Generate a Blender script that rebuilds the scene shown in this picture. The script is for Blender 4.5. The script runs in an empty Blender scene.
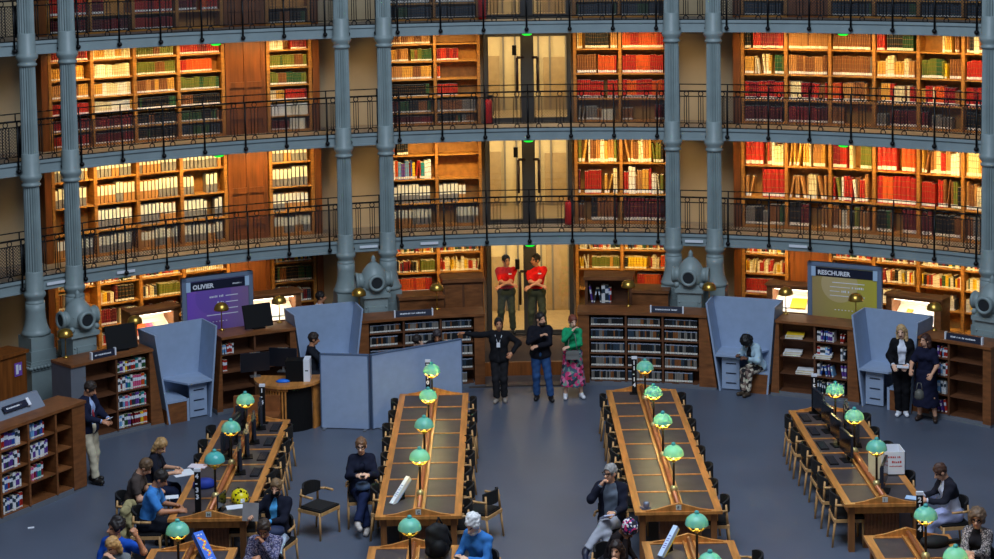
import bpy, math, random
import numpy as np
from mathutils import Vector, Matrix
random.seed(7)
rnd = random.Random(11)
C = bpy.context.scene.collection
SC = bpy.context.scene
PI = math.pi
R_ = math.radians

# ------------------------------------------------------------------ camera
FPX, CAMH, ROLL, TILT = 1700.0, 9.6, 0.0157, math.atan(111 / 1700.0)
PPX, PPY = 497.0, 31.0
_fw = Vector((0, math.cos(TILT), -math.sin(TILT)))
_up0 = Vector((0, math.sin(TILT), math.cos(TILT)))
_x0 = Vector((1, 0, 0))
_rt = math.cos(ROLL) * _x0 - math.sin(ROLL) * _up0
_up = math.sin(ROLL) * _x0 + math.cos(ROLL) * _up0
cd = bpy.data.cameras.new('camera')
cam = bpy.data.objects.new('camera', cd); C.objects.link(cam)
cam.matrix_world = Matrix(((_rt.x, _up.x, -_fw.x, 0), (_rt.y, _up.y, -_fw.y, 0), (_rt.z, _up.z, -_fw.z, CAMH), (0, 0, 0, 1)))
cd.sensor_fit = 'HORIZONTAL'; cd.sensor_width = 36.0
cd.lens = FPX / 994.0 * 36.0
cd.shift_x = 0.0
cd.shift_y = -(279.5 - PPY) / 994.0
cd.clip_end = 200
SC.camera = cam

# ------------------------------------------------------------------ world, skylight, exposure
SC.view_settings.view_transform = 'Standard'
SC.view_settings.look = 'None'
SC.view_settings.gamma = 1.0
SC.view_settings.use_curve_mapping = False
SC.view_settings.exposure = 0.0
w = bpy.data.worlds.new('world'); SC.world = w; w.use_nodes = True
w.node_tree.nodes['Background'].inputs[0].default_value = (0.56, 0.72, 1.0, 1)
w.node_tree.nodes['Background'].inputs[1].default_value = 0.14

def area(name, loc, target, sx, sy, power, col, spread=180):
    l = bpy.data.lights.new(name, 'AREA'); l.shape = 'RECTANGLE'; l.size = sx; l.size_y = sy
    l.energy = power; l.color = col; l.spread = R_(spread)
    o = bpy.data.objects.new(name, l); C.objects.link(o); o.location = loc
    o.rotation_euler = (Vector(target) - Vector(loc)).to_track_quat('-Z', 'Y').to_euler()
    return o
area('skylight', (0.7, 20.0, 16.5), (0.7, 25.0, 0.0), 10, 10, 3300, (0.72, 0.84, 1.0))
OX, OY = 0.69, 22.55            # centre of the round hall
R0, RB, RW = 13.9, 15.0, 15.42  # balcony edge, bookcase fronts, wall
def pol(r, t, z=0.0):
    a = R_(t); return Vector((OX + r * math.sin(a), OY + r * math.cos(a), z))
WARM = (1.0, 0.69, 0.29)
def strip(level, t0, t1, z, power, col=WARM, n=3, rl=14.45):
    """the tubular lamps fixed under a balcony edge that light the shelves"""
    for i in range(n):
        t = t0 + (t1 - t0) * (i + .5) / n
        a = pol(rl, t, z - .05); b = pol(15.1, t, z - 1.1)
        o = area('shelf_light', a, b, R0 * R_((t1 - t0) / n) * .9, .08, power, col, 130)
        # long side along the balcony
        d = (b - a).normalized(); tan = Vector((math.cos(R_(t)), -math.sin(R_(t)), 0))
        zz = -d; yy = zz.cross(tan).normalized()
        o.rotation_euler = Matrix((tan, yy, zz)).transposed().to_euler()
BAYS = [(-39.8, -18.2), (-11.6, -4.4), (4.0, 11.4), (17.8, 39.6)]
for zb, pw in ((2.58, 14.5), (4.87, 24), (7.18, 21)):
    for t0, t1 in BAYS:
        if zb < 3 and t0 < -30: t1 = -22.6      # the last lamps of the ground floor's left bay are off
        strip(0, t0, t1, zb, pw * (t1 - t0) / 22.0)
    strip(0, -3.6, 3.3, zb, 9 if zb < 3 else 5, n=1, rl=14.1)

# inverse of the camera: where a point of the photograph meets a height or a circle round the hall
def ray(px, py):
    return _fw + _rt * ((px - PPX) / FPX) + _up * ((PPY - py) / FPX)
def at(px, py, z):
    d = ray(px, py); return Vector((0, 0, CAMH)) + d * ((z - CAMH) / d.z)

# ------------------------------------------------------------------ materials
def lin(c):
    c = [x / 255.0 for x in c]
    return tuple(x / 12.92 if x <= .04045 else ((x + .055) / 1.055) ** 2.4 for x in c) + (1.0,)
_mats = {}
def mat(name, col, rough=.6, metal=0.0, var=.12, scale=(6, 6, 6), emit=0.0, ecol=None, spec=.4, detail=3):
    if name in _mats: return _mats[name]
    m = bpy.data.materials.new(name); m.use_nodes = True
    nt = m.node_tree; b = nt.nodes['Principled BSDF']
    c = lin(col)
    b.inputs['Roughness'].default_value = rough
    b.inputs['Metallic'].default_value = metal
    b.inputs['Specular IOR Level'].default_value = spec
    if var > 0:
        tc = nt.nodes.new('ShaderNodeTexCoord'); mp = nt.nodes.new('ShaderNodeMapping')
        mp.inputs['Scale'].default_value = scale
        nz = nt.nodes.new('ShaderNodeTexNoise'); nz.inputs['Scale'].default_value = 1.0; nz.inputs['Detail'].default_value = detail
        rp = nt.nodes.new('ShaderNodeValToRGB')
        rp.color_ramp.elements[0].position = .3; rp.color_ramp.elements[1].position = .7
        rp.color_ramp.elements[0].color = tuple(x * (1 - var) for x in c[:3]) + (1,)
        rp.color_ramp.elements[1].color = tuple(min(1, x * (1 + var)) for x in c[:3]) + (1,)
        nt.links.new(tc.outputs['Object'], mp.inputs[0]); nt.links.new(mp.outputs[0], nz.inputs[0])
        nt.links.new(nz.outputs[0], rp.inputs[0]); nt.links.new(rp.outputs[0], b.inputs['Base Color'])
    else:
        b.inputs['Base Color'].default_value = c
    if emit:
        b.inputs['Emission Color'].default_value = lin(ecol or col); b.inputs['Emission Strength'].default_value = emit
    _mats[name] = m
    return m
M_SHELF = mat('oak_shelf', (158, 104, 42), .5, var=.3, scale=(3, 3, 22))
M_SHELFB = mat('oak_board', (172, 118, 50), .5, var=.22, scale=(9, 9, 9))
M_PANEL = mat('oak_panelling', (120, 66, 24), .45, var=.35, scale=(14, 14, 1.2))
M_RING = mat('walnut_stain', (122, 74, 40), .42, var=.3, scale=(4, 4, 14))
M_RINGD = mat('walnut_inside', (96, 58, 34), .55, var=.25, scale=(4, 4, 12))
M_TABLE = mat('oak_table', (188, 124, 62), .38, var=.28, scale=(16, 2, 6))
M_LEG = mat('oak_leg', (196, 150, 96), .45, var=.2, scale=(12, 12, 3))
M_LEATHER = mat('desk_leather', (66, 60, 62), .5, var=.18, scale=(5, 5, 5))
M_TUBE = mat('copper_rail', (176, 104, 62), .3, .15, var=.15)
M_IRON = mat('painted_iron', (132, 146, 146), .42, var=.10, scale=(3, 3, 3))
M_IRONL = mat('painted_iron_light', (134, 148, 150), .42, var=.08, scale=(3, 3, 3))
M_DARKPORT = mat('vent_grille', (30, 34, 38), .6, var=.2, scale=(40, 40, 40))
M_RAIL = mat('black_iron', (20, 20, 22), .4, .5, var=0)
M_DECK = mat('balcony_floor', (132, 122, 112), .6, var=.15)
M_PLASTER = mat('plaster', (190, 168, 132), .8, var=.10, scale=(1.2, 1.2, 1.2))
M_FLOOR = mat('floor_lino', (84, 92, 107), .42, var=.12, scale=(.45, .45, .45), detail=6)
M_POD = mat('blue_grey_laminate', (148, 166, 192), .5, var=.05)
M_PART = mat('grey_partition', (146, 164, 194), .6, var=.05)
M_BLACK = mat('black_plastic', (12, 12, 14), .65, var=0, spec=.2)
M_BLACKF = mat('black_seat_fabric', (20, 20, 22), .75, var=.15, scale=(20, 20, 20))
M_WHITE = mat('white_card', (225, 228, 235), .6, var=0)
M_LABEL = mat('shelfmark_label', (232, 226, 214), .6, var=0)
M_PAGES = mat('page_edges', (214, 200, 168), .8, var=.1)
M_BRASS = mat('brass', (190, 150, 70), .28, .9, var=.1)
M_STEEL = mat('dull_steel', (150, 150, 150), .35, .8, var=.05)
M_NAVY = mat('navy_plate', (18, 24, 46), .5, var=0)

def netmat():
    m = bpy.data.materials.new('wire_netting'); m.use_nodes = True; nt = m.node_tree
    b = nt.nodes['Principled BSDF']; b.inputs['Base Color'].default_value = (.01, .01, .012, 1); b.inputs['Roughness'].default_value = .5
    tc = nt.nodes.new('ShaderNodeTexCoord')
    mx = nt.nodes.new('ShaderNodeMixShader'); tr = nt.nodes.new('ShaderNodeBsdfTransparent')
    outs = []
    for sg in (1, -1):   # diagonal wires, 45 mm apart, from the part's own coordinates (u along, v up)
        vm = nt.nodes.new('ShaderNodeVectorMath'); vm.operation = 'DOT_PRODUCT'; vm.inputs[1].default_value = (sg, 1, 0)
        nt.links.new(tc.outputs['UV'], vm.inputs[0])
        a = nt.nodes.new('ShaderNodeMath'); a.operation = 'DIVIDE'; a.inputs[1].default_value = .06
        nt.links.new(vm.outputs['Value'], a.inputs[0])
        f = nt.nodes.new('ShaderNodeMath'); f.operation = 'FRACT'; nt.links.new(a.outputs[0], f.inputs[0])
        l = nt.nodes.new('ShaderNodeMath'); l.operation = 'LESS_THAN'; l.inputs[1].default_value = .27
        nt.links.new(f.outputs[0], l.inputs[0]); outs.append(l)
    mxx = nt.nodes.new('ShaderNodeMath'); mxx.operation = 'MAXIMUM'
    nt.links.new(outs[0].outputs[0], mxx.inputs[0]); nt.links.new(outs[1].outputs[0], mxx.inputs[1])
    nt.links.new(mxx.outputs[0], mx.inputs[0]); nt.links.new(tr.outputs[0], mx.inputs[1]); nt.links.new(b.outputs[0], mx.inputs[2])
    nt.links.new(mx.outputs[0], nt.nodes['Material Output'].inputs[0])
    return m
M_NET = netmat()
def glassmat():
    m = bpy.data.materials.new('door_glass'); m.use_nodes = True; nt = m.node_tree
    tr = nt.nodes.new('ShaderNodeBsdfTransparent'); tr.inputs[0].default_value = (.92, .94, .92, 1)
    gl = nt.nodes.new('ShaderNodeBsdfGlossy'); gl.inputs['Roughness'].default_value = .04
    mx = nt.nodes.new('ShaderNodeMixShader'); mx.inputs[0].default_value = .06
    nt.links.new(tr.outputs[0], mx.inputs[1]); nt.links.new(gl.outputs[0], mx.inputs[2])
    nt.links.new(mx.outputs[0], nt.nodes['Material Output'].inputs[0]); return m
M_GLASS = glassmat()
def shademat(name, col, trans):
    m = bpy.data.materials.new(name); m.use_nodes = True; nt = m.node_tree
    b = nt.nodes['Principled BSDF']; b.inputs['Base Color'].default_value = lin(col); b.inputs['Roughness'].default_value = .18
    tl = nt.nodes.new('ShaderNodeBsdfTranslucent'); tl.inputs[0].default_value = lin(trans)
    mx = nt.nodes.new('ShaderNodeMixShader'); mx.inputs[0].default_value = .28
    nt.links.new(b.outputs[0], mx.inputs[1]); nt.links.new(tl.outputs[0], mx.inputs[2])
    nt.links.new(mx.outputs[0], nt.nodes['Material Output'].inputs[0]); return m
M_SHADE = shademat('green_glass_shade', (84, 188, 188), (196, 222, 170))
M_BULB = mat('lamp_bulb', (255, 220, 130), .5, var=0, emit=9, ecol=(255, 205, 110))

# ------------------------------------------------------------------ mesh builder
class MB:
    def __init__(s): s.v, s.f, s.m, s.s, s.uv = [], [], [], [], None
    def add(s, vs, fs, m=0, smooth=False):
        n = len(s.v); s.v += [tuple(v) for v in vs]
        for f in fs: s.f.append(tuple(i + n for i in f)); s.m.append(m); s.s.append(smooth)
        return s
    def hexa(s, p, m=0):   # 4 lower corners then 4 upper, counter-clockwise from above
        return s.add(p, [(3, 2, 1, 0), (4, 5, 6, 7), (0, 1, 5, 4), (1, 2, 6, 5), (2, 3, 7, 6), (3, 0, 4, 7)], m)
    def box(s, x0, x1, y0, y1, z0, z1, m=0, T=None):
        p = [(x0, y0, z0), (x1, y0, z0), (x1, y1, z0), (x0, y1, z0), (x0, y0, z1), (x1, y0, z1), (x1, y1, z1), (x0, y1, z1)]
        if T is not None: p = [T @ Vector(q) for q in p]
        return s.hexa(p, m)
    def pbox(s, r0, r1, t0, t1, z0, z1, m=0, n=None):   # a block bent round the hall
        n = n or max(1, int(abs(t1 - t0) / 2.0 + .5))
        vs = []
        for i in range(n + 1):
            t = t0 + (t1 - t0) * i / n
            vs += [pol(r0, t, z0), pol(r1, t, z0), pol(r1, t, z1), pol(r0, t, z1)]
        fs = [(0, 1, 2, 3), tuple(4 * n + k for k in (3, 2, 1, 0))]
        for i in range(n):
            a = 4 * i
            for k in range(4): fs.append((a + k, a + 4 + k, a + 4 + (k + 1) % 4, a + (k + 1) % 4))
        return s.add(vs, fs, m)
    def cyl(s, p, q, r0, r1=None, n=8, m=0, smooth=True):
        p, q = Vector(p), Vector(q); r1 = r0 if r1 is None else r1
        d = (q - p).normalized(); u = d.orthogonal().normalized(); w = d.cross(u)
        vs = []
        for c, r in ((p, r0), (q, r1)):
            for i in range(n):
                a = 2 * PI * i / n; vs.append(c + (u * math.cos(a) + w * math.sin(a)) * r)
        k = len(s.v)
        s.add(vs, [(i, (i + 1) % n, n + (i + 1) % n, n + i) for i in range(n)], m, smooth)
        s.f += [tuple(k + i for i in reversed(range(n))), tuple(k + n + i for i in range(n))]; s.m += [m, m]; s.s += [False, False]
        return s
    def tube(s, pts, r, n=6, m=0):
        for a, b in zip(pts[:-1], pts[1:]): s.cyl(a, b, r, r, n, m)
        return s
    def lathe(s, prof, n=20, m=0, c=(0, 0, 0), smooth=True, flute=0.0, cap=True):
        c = Vector(c); vs = []
        for r, z in prof:
            for i in range(n):
                a = 2 * PI * i / n; rr = r * (1 - (flute if i % 2 else 0))
                vs.append(c + Vector((rr * math.cos(a), rr * math.sin(a), z)))
        fs = []
        for j in range(len(prof) - 1):
            for i in range(n): fs.append((j * n + i, j * n + (i + 1) % n, (j + 1) * n + (i + 1) % n, (j + 1) * n + i))
        k = len(s.v); s.add(vs, fs, m, smooth)
        if cap:
            L = len(prof) - 1
            s.f += [tuple(k + i for i in reversed(range(n))), tuple(k + L * n + i for i in range(n))]; s.m += [m, m]; s.s += [False, False]
        return s
    def ball(s, c, r, n=10, m=0, sz=1.0):
        k = max(4, n // 2)
        prof = [(max(1e-4, r * math.sin(PI * j / k)), -r * sz * math.cos(PI * j / k)) for j in range(k + 1)]
        return s.lathe(prof, n, m, c)
    def prism(s, poly, axis, a0, a1, m=0):
        """poly = [(u, v)], extruded along axis 'x' 'y' or 'z'"""
        f = {'x': lambda u, v, a: (a, u, v), 'y': lambda u, v, a: (u, a, v), 'z': lambda u, v, a: (u, v, a)}[axis]
        n = len(poly); vs = [f(u, v, a0) for u, v in poly] + [f(u, v, a1) for u, v in poly]
        fs = [tuple(range(n)), tuple(reversed(range(n, 2 * n)))] + [(i, i + n, (i + 1) % n + n, (i + 1) % n) for i in range(n)]
        return s.add(vs, fs, m)
    def torus(s, c, r, rr, T, n=10, k=5, m=0):
        vs = []
        for i in range(n):
            a = 2 * PI * i / n
            for j in range(k):
                b = 2 * PI * j / k
                vs.append(Vector(c) + T @ Vector(((r + rr * math.cos(b)) * math.cos(a), (r + rr * math.cos(b)) * math.sin(a), rr * math.sin(b))))
        return s.add(vs, [(i * k + j, ((i + 1) % n) * k + j, ((i + 1) % n) * k + (j + 1) % k, i * k + (j + 1) % k) for i in range(n) for j in range(k)], m, True)
    def mesh(s, name, mats, inv=None):
        me = bpy.data.meshes.new(name)
        vs = s.v if inv is None else [tuple(inv @ Vector(v)) for v in s.v]
        me.from_pydata(vs, [], s.f)
        for mm in (mats if isinstance(mats, (list, tuple)) else [mats]): me.materials.append(mm)
        me.polygons.foreach_set('material_index', s.m); me.polygons.foreach_set('use_smooth', s.s)
        if s.uv:
            ul = me.uv_layers.new(name='UVMap'); ul.data.foreach_set('uv', s.uv)
        me.update(); return me
    def build(s, name, mats, parent=None, world=False):
        inv = None
        if parent is not None and world: inv = rootmat(parent).inverted()
        o = bpy.data.objects.new(name, s.mesh(name, mats, inv)); C.objects.link(o)
        if parent is not None: o.parent = parent
        return o
def rootmat(o):
    return Matrix.Translation(o.location) @ o.rotation_euler.to_matrix().to_4x4()
def fixnormals(o):
    import bmesh
    bm = bmesh.new(); bm.from_mesh(o.data); bmesh.ops.recalc_face_normals(bm, faces=bm.faces); bm.to_mesh(o.data); bm.free()
def tag(o, label, cat, group=None, kind=None):
    o['label'] = label; o['category'] = cat
    if group: o['group'] = group
    if kind: o['kind'] = kind
    return o
def thing(name, label, cat, loc=(0, 0, 0), rz=0.0, group=None, kind=None):
    o = bpy.data.objects.new(name, None); C.objects.link(o)
    o.location = loc; o.rotation_euler = (0, 0, rz); o.empty_display_size = .1
    return tag(o, label, cat, group, kind)
def struct(name, mb, m, label=None):
    o = mb.build(name, m); o['kind'] = 'structure'
    if label: o['label'] = label
    return o
def copytree(root, loc, rz, label, group=None):
    r = root.copy(); C.objects.link(r); r.location = loc; r.rotation_euler = (0, 0, rz); r['label'] = label
    if group: r['group'] = group
    for ch in root.children:
        c = ch.copy(); C.objects.link(c); c.parent = r
        for g in ch.children:
            d = g.copy(); C.objects.link(d); d.parent = c
    return r
def text_mb(txt, size, T, bold=.0):
    """lettering as a flat mesh, text in local x (right) / y (up), placed by T"""
    cu = bpy.data.curves.new('t', 'FONT'); cu.body = txt; cu.size = size; cu.offset = bold; cu.extrude = .002
    cu.align_x = 'LEFT'; cu.resolution_u = 2
    o = bpy.data.objects.new('t', cu); C.objects.link(o)
    dg = bpy.context.evaluated_depsgraph_get(); me = bpy.data.meshes.new_from_object(o.evaluated_get(dg))
    b = MB(); b.add([T @ v.co for v in me.vertices], [tuple(p.vertices) for p in me.polygons])
    bpy.data.objects.remove(o); bpy.data.curves.remove(cu); bpy.data.meshes.remove(me)
    return b
# ================================================================== the hall
b = MB(); b.box(-14, 16, 8, 40.5, -.2, 0); struct('floor', b, M_FLOOR, 'blue grey floor of the reading room')
# steps and landing before the middle doors
b = MB(); b.pbox(12.75, 15.0, -6.6, 6.0, 0.0, .30, 0)
o = struct('trim_1', b, [mat('landing_carpet', (70, 52, 42), .8)], 'dark carpeted landing in front of the ground floor doors')
b = MB(); b.pbox(12.68, 12.77, -6.6, 6.0, 0.0, .312, 0); struct('trim_2', b, [M_PANEL], 'oak step edge of the landing')
b = MB(); b.pbox(11.93, 12.68, -6.6, 4.9, 0.0, .03, 0); struct('trim_3', b, [mat('threshold', (84, 74, 70), .5)], 'low threshold strip before the landing step')
wl = MB()
for t0, t1 in ((-62, -3.75), (3.55, 54)): wl.pbox(RW, RW + .3, t0, t1, 0, 9.8)
struct('wall_back', wl, M_PLASTER, 'curved cream plaster wall behind the bookcases')
# balcony decks
PAIRS = [-42.82, -14.87, 14.46, 42.1]
DECKS = [(2.58, 2.82), (4.86, 5.10), (7.17, 7.41)]
for k, (z0, z1) in enumerate(DECKS):
    b = MB()
    b.pbox(R0 + .06, RW, -60, 52, z0 + .03, z1, 1, 60)
    b.pbox(R0, R0 + .1, -60, 52, z0, z1 - .04, 0, 60)          # fascia with two mouldings
    b.pbox(R0 - .035, R0 + .1, -60, 52, z1 - .05, z1 + .01, 0, 60)
    b.pbox(R0 - .02, R0 + .1, -60, 52, z0 - .01, z0 + .03, 0, 60)
    struct('trim_%d' % (4 + k), b, [M_IRONL, M_DECK], 'curved blue grey edge and floor of the %s gallery' % ('lower', 'middle', 'upper')[k])

# ---- columns
RC = 13.78
def column(t, label):
    p = pol(RC, t); root = thing('iron_column', label, 'column', p, -R_(t), 'paired fluted iron columns', 'thing')
    b = MB()      # pedestal with stepped, ornamented base
    b.box(-.27, .27, -.27, .27, 0, 1.12); b.box(-.31, .31, -.31, .31, 0, .18)
    b.box(-.29, .29, -.29, .29, 1.12, 1.17); b.build('pedestal', M_IRON, root)
    b = MB(); b.box(-.31, .31, -.31, .31, 1.19, 1.25); b.box(-.285, .285, -.285, .285, 1.25, 1.30); b.box(-.265, .265, -.265, .265, 1.30, 1.50); b.box(-.245, .245, -.245, .245, 1.50, 1.76)
    for sx in range(-4, 5):
        for (x, y) in ((sx * .072, -.31), (-.31, sx * .072), (.31, sx * .072)): b.ball((x, y, 1.19), .036, 8)
    b.build('ornate_plinth', M_IRON, root)
    b = MB(); b.lathe([(.25, 1.76), (.275, 1.78), (.28, 1.82), (.255, 1.85), (.245, 1.88), (.215, 1.96), (.195, 2.08), (.185, 2.24), (.185, 2.38)], 24)
    b.build('flared_foot', M_IRON, root)
    for k, (z0, z1) in enumerate(DECKS):
        b = MB(); b.lathe([(.16, z0 - .22), (.185, z0 - .2), (.185, z0 - .17), (.16, z0 - .15), (.165, z0 - .12), (.205, z0 - .06), (.21, z0 - .02), (.195, z0 + .01), (.172, z0 + .04), (.168, z1 + .16), (.158, z1 + .18)], 24)
        b.build('collar', M_IRON, root)
        zt = DECKS[k + 1][0] - .2 if k < 2 else 9.7
        b = MB(); b.lathe([(.160, z1 + .17), (.150, zt)], 40, 0, flute=.16, smooth=False); b.build('fluted_shaft', M_IRON, root)
    return root
descr = ['blue grey fluted iron column at the left edge, its pedestal beside the wooden screen',
         'blue grey fluted iron column rising behind the two-port heating vent',
         'blue grey fluted iron column left of the vent beside the grey booth',
         'blue grey fluted iron column just left of the bookcase beside the glass doors',
         'blue grey fluted iron column right of the yellow books on the ground floor',
         'blue grey fluted iron column behind the booth where a person reads',
         'blue grey fluted iron column at the right edge of the picture',
         'outer blue grey iron column past the right edge']
for i, t in enumerate((-44.59, -41.05, -16.77, -12.98, 12.62, 16.31, 40.35)): column(t, descr[i])

# ---- heating vents between the columns of a pair
def vent(t, label, r=13.0, turn=0):
    root = thing('heating_vent', label, 'vent', pol(r, t), -R_(t) + R_(turn), 'cast iron vents in front of the column pairs')
    b = MB(); b.box(-.25, .25, -.2, .25, 0, 1.82); b.box(-.30, .30, -.25, .3, 0, .2)
    b.box(-.30, .30, -.25, .30, 1.80, 1.88); b.box(-.27, .27, -.22, .27, 1.88, 1.96)
    b.box(-.17, .17, -.225, -.19, .95, 1.62); b.box(-.13, .13, -.235, -.2, 1.02, 1.55)
    for x in (-.21, .21):
        for z in (1.0, 1.12, 1.24, 1.36, 1.48, 1.6): b.ball((x, -.2, z), .022, 8)
    for x in (-.07, 0, .07):
        for z in (1.1, 1.2, 1.3, 1.4): b.ball((x, -.235, z), .016, 6)
    for x in (-.26, .26): b.ball((x, -.2, 1.96), .06, 10)
    b.build('pedestal', M_IRON, root)
    b = MB(); b.lathe([(.26, 1.94), (.285, 2.02), (.29, 2.12), (.268, 2.24), (.22, 2.35), (.14, 2.45), (.07, 2.50), (.05, 2.51)], 28, c=(0, .03, 0))
    for k in range(90):     # scale ornament on the dome
        a = rnd.uniform(-PI * 1.1, PI * .1); z = rnd.uniform(2.16, 2.42); rr = .285 - max(0, z - 2.14) * .42 - max(0, z - 2.3) * .45
        b.ball((rr * math.cos(a), .03 + rr * math.sin(a), z), .018, 6)
    b.build('dome', M_IRON, root)
    b = MB(); b.lathe([(.04, 2.49), (.065, 2.52), (.04, 2.55), (.052, 2.58), (.035, 2.62), (.005, 2.66)], 14, c=(0, .03, 0)); b.build('finial', M_IRON, root)
    for a in (0, -90, 90):
        d = Vector((math.sin(R_(a)), -math.cos(R_(a)), 0)); c = Vector((0, .03, 2.13))
        b = MB(); b.cyl(c + d * .2, c + d * .36, .15, .165, 20)
        u = Vector((math.cos(R_(a)), math.sin(R_(a)), 0)); T = Matrix((u, Vector((0, 0, 1)), d)).transposed()
        b.torus(c + d * .36, .145, .035, T, 20, 6); pr = b.build('round_port', M_IRON, root)
        b = MB(); b.cyl(c + d * .36, c + d * .367, .115, .115, 20); b.build('grille', M_DARKPORT, pr)
vent(-42.5, 'cast iron heating vent with two round ports by the left column pair')
vent(-14.9, 'domed cast iron heating vent between columns, left of the glass doors')
vent(14.6, 'domed cast iron heating vent between columns, left of the occupied booth')
vent(42.1, 'domed cast iron heating vent at the right edge behind the low bookcase')

# ---- railings
def railing(lv, t0, t1, nposts, phrase, tp0=None, tp1=None, net=True):
    z = DECKS[lv][1]; r = R0 + .0
    root = thing('balcony_railing', phrase, 'railing', pol(r, (t0 + t1) / 2, z), -R_((t0 + t1) / 2), 'black iron gallery railings')
    n = max(2, int((t1 - t0) / 1.5))
    P = lambda t, h, rr=r: pol(rr, t, z + h)
    arc = lambda a, c, h: [P(a + (c - a) * i / n, h) for i in range(n + 1)]
    b = MB(); b.tube(arc(t0, t1, .80), .02, 6); b.build('handrail', M_RAIL, root, True)
    b = MB(); b.tube(arc(t0, t1, .95), .012, 5)
    for t in (t0, t1): b.cyl(P(t, .80), P(t, .95), .012, n=5)
    b.build('top_bar', M_RAIL, root, True)
    tp0 = t0 if tp0 is None else tp0; tp1 = t1 if tp1 is None else tp1
    ts = [tp0 + (tp1 - tp0) * i / (nposts - 1) for i in range(nposts)]
    for t in ts:
        b = MB(); b.cyl(P(t, -.20, r - .07), P(t, .80, r - .05), .021, n=6); b.cyl(P(t, .80), P(t, .95), .014, n=5)
        b.ball(P(t, -.16, r - .08), .05, 8); b.cyl(P(t, -.16, r - .1), P(t, -.16, r + .02), .03, n=6); b.build('post', M_RAIL, root, True)
    edges = ([t0] if ts[0] - t0 > .3 else []) + ts + ([t1] if t1 - ts[-1] > .3 else [])
    for a, c in zip(edges[:-1], edges[1:]):
        b = MB(); b.tube([P(a, .69), P((a + c) / 2, .69), P(c, .69)], .012, 5)
        for hh in (.09, -.01): b.tube([P(a, hh + .03), P((a + c) / 2, hh + .03), P(c, hh + .03)], .011, 5)
        full = (c - a) > 2
        fr = (.10, .25, .36, .47, .62, .73, .84) if full else (.5,)
        fr = (.17, .25, .33, .67, .75, .83) if full else (.35, .5, .65)
        for f in fr: t = a + (c - a) * f; b.cyl(P(t, .12), P(t, .69), .011, n=4)
        for f in ((.25, .75) if full else (.5,)):
            t = a + (c - a) * f; T = Matrix((Vector((math.cos(R_(t)), -math.sin(R_(t)), 0)), Vector((0, 0, 1)), Vector((-math.sin(R_(t)), -math.cos(R_(t)), 0)))).transposed()
            b.torus(P(t, .745), .05, .011, T, 10, 4); b.torus(P(t, .055), .05, .011, T, 10, 4)
        pn = b.build('infill_panel', M_RAIL, root, True)
        if net:
            q = MB(); q.add([P(a, .12), P(c, .12), P(c, .69), P(a, .69)], [(0, 1, 2, 3)])
            L = R0 * R_(c - a); q.uv = [0, 0, L, 0, L, .57, 0, .57]
            nn = q.build('wire_net', M_NET, root, True)
    return root
LVN = ['lower', 'middle', 'upper']
for lv in range(3):
    g = LVN[lv] + ' gallery'
    railing(lv, -40.3, -16.9, 7, 'black railing of the left bay on the %s' % g, -39.95, -18.15)
    railing(lv, -12.3, 12.0, 7, 'black railing of the middle bay on the %s, before the glass doors' % g, -11.7, 11.25)
    railing(lv, 16.5, 39.9, 7, 'black railing of the right bay on the %s' % g, 17.45, 39.1)
    railing(lv, -58, -44.9, 4, 'black railing at the far left edge of the %s' % g, -56.2, -45.5)
    for tp, wd in zip(PAIRS[:3], ('left', 'centre left', 'centre right')):
        railing(lv, tp - 1.3, tp + 1.3, 2, 'short black railing between the %s pair of columns on the %s' % (wd, g), tp - 1.25, tp + 1.25, net=False)

# ---- bookcases round the wall
def bookcase(phrase, ts, zb, zt, boards, r=RB, depth=.36):
    """ts: edges of the columns in degrees; boards: shelf heights"""
    tm = (ts[0] + ts[-1]) / 2
    root = thing('wall_bookcase', phrase, 'bookcase', pol(r, tm, zb), -R_(tm), 'oak bookcases along the round wall')
    for t in ts:
        b = MB(); b.pbox(r, r + depth, t - .10, t + .10, zb, zt, n=1); b.pbox(r - .03, r + .02, t - .13, t + .13, zb, zt, n=1); b.build('upright', M_SHELF, root, True)
    b = MB(); b.pbox(r + depth, r + depth + .03, ts[0] - .2, ts[-1] + .2, zb, zt); b.build('back_panel', M_SHELFB, root, True)
    for t0, t1 in zip(ts[:-1], ts[1:]):
        for z in boards:
            b = MB(); b.pbox(r + .01, r + depth, t0 + .10, t1 - .10, z - .03, z, n=2); b.build('shelf_board', M_SHELFB, root, True)
    b = MB(); b.pbox(r - .02, r + depth, ts[0] - .2, ts[-1] + .2, zb, min(boards) - .03); b.build('plinth', M_SHELF, root, True)
    return root
def panelled_door(phrase, t0, t1, zb, zt, r=RB + .05):
    tm = (t0 + t1) / 2
    root = thing('panelled_door', phrase, 'door', pol(r, tm, zb), -R_(tm), 'tall oak panels between the bookcases')
    b = MB(); b.pbox(r, r + .1, t0, t1, zb, zt); b.build('leaf', M_PANEL, root, True)
    b = MB()
    for a, c in ((t0, t0 + .35), (t1 - .35, t1), (tm - .12, tm + .12)): b.pbox(r - .03, r + .02, a, c, zb, zt)
    for h in (.0, .32, 1.0): b.pbox(r - .03, r + .02, t0, t1, zb + h, zb + h + .12)
    b.build('frame', M_PANEL, root, True)
def pilaster(t0, t1, zb, zt, k):
    b = MB(); b.pbox(RB - .02, RW, t0, t1, zb, zt, n=1); struct('trim_%d' % k, b, M_PANEL, 'oak end pilaster of a bookcase')
LB = [-40.25, -36.75, -33.2, -29.55, -25.85]; LB2 = [-22.05, -18.5]
CL = [-11.8, -7.95, -4.25]; CR = [3.9, 7.72, 11.6]
RBY = [17.98 + 3.63 * k for k in range(7)]
RG2 = RBY[2:]
BK = {}   # bookcase key -> (edges, boards, phrase)
def reg(key, ts, zb, zt, boards, phrase):
    bookcase('oak bookcase in the ' + phrase, ts, zb, zt, boards); BK[key] = (ts, boards, phrase)
Z1, Z2, Z3 = 2.82, 5.10, 7.41
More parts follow.
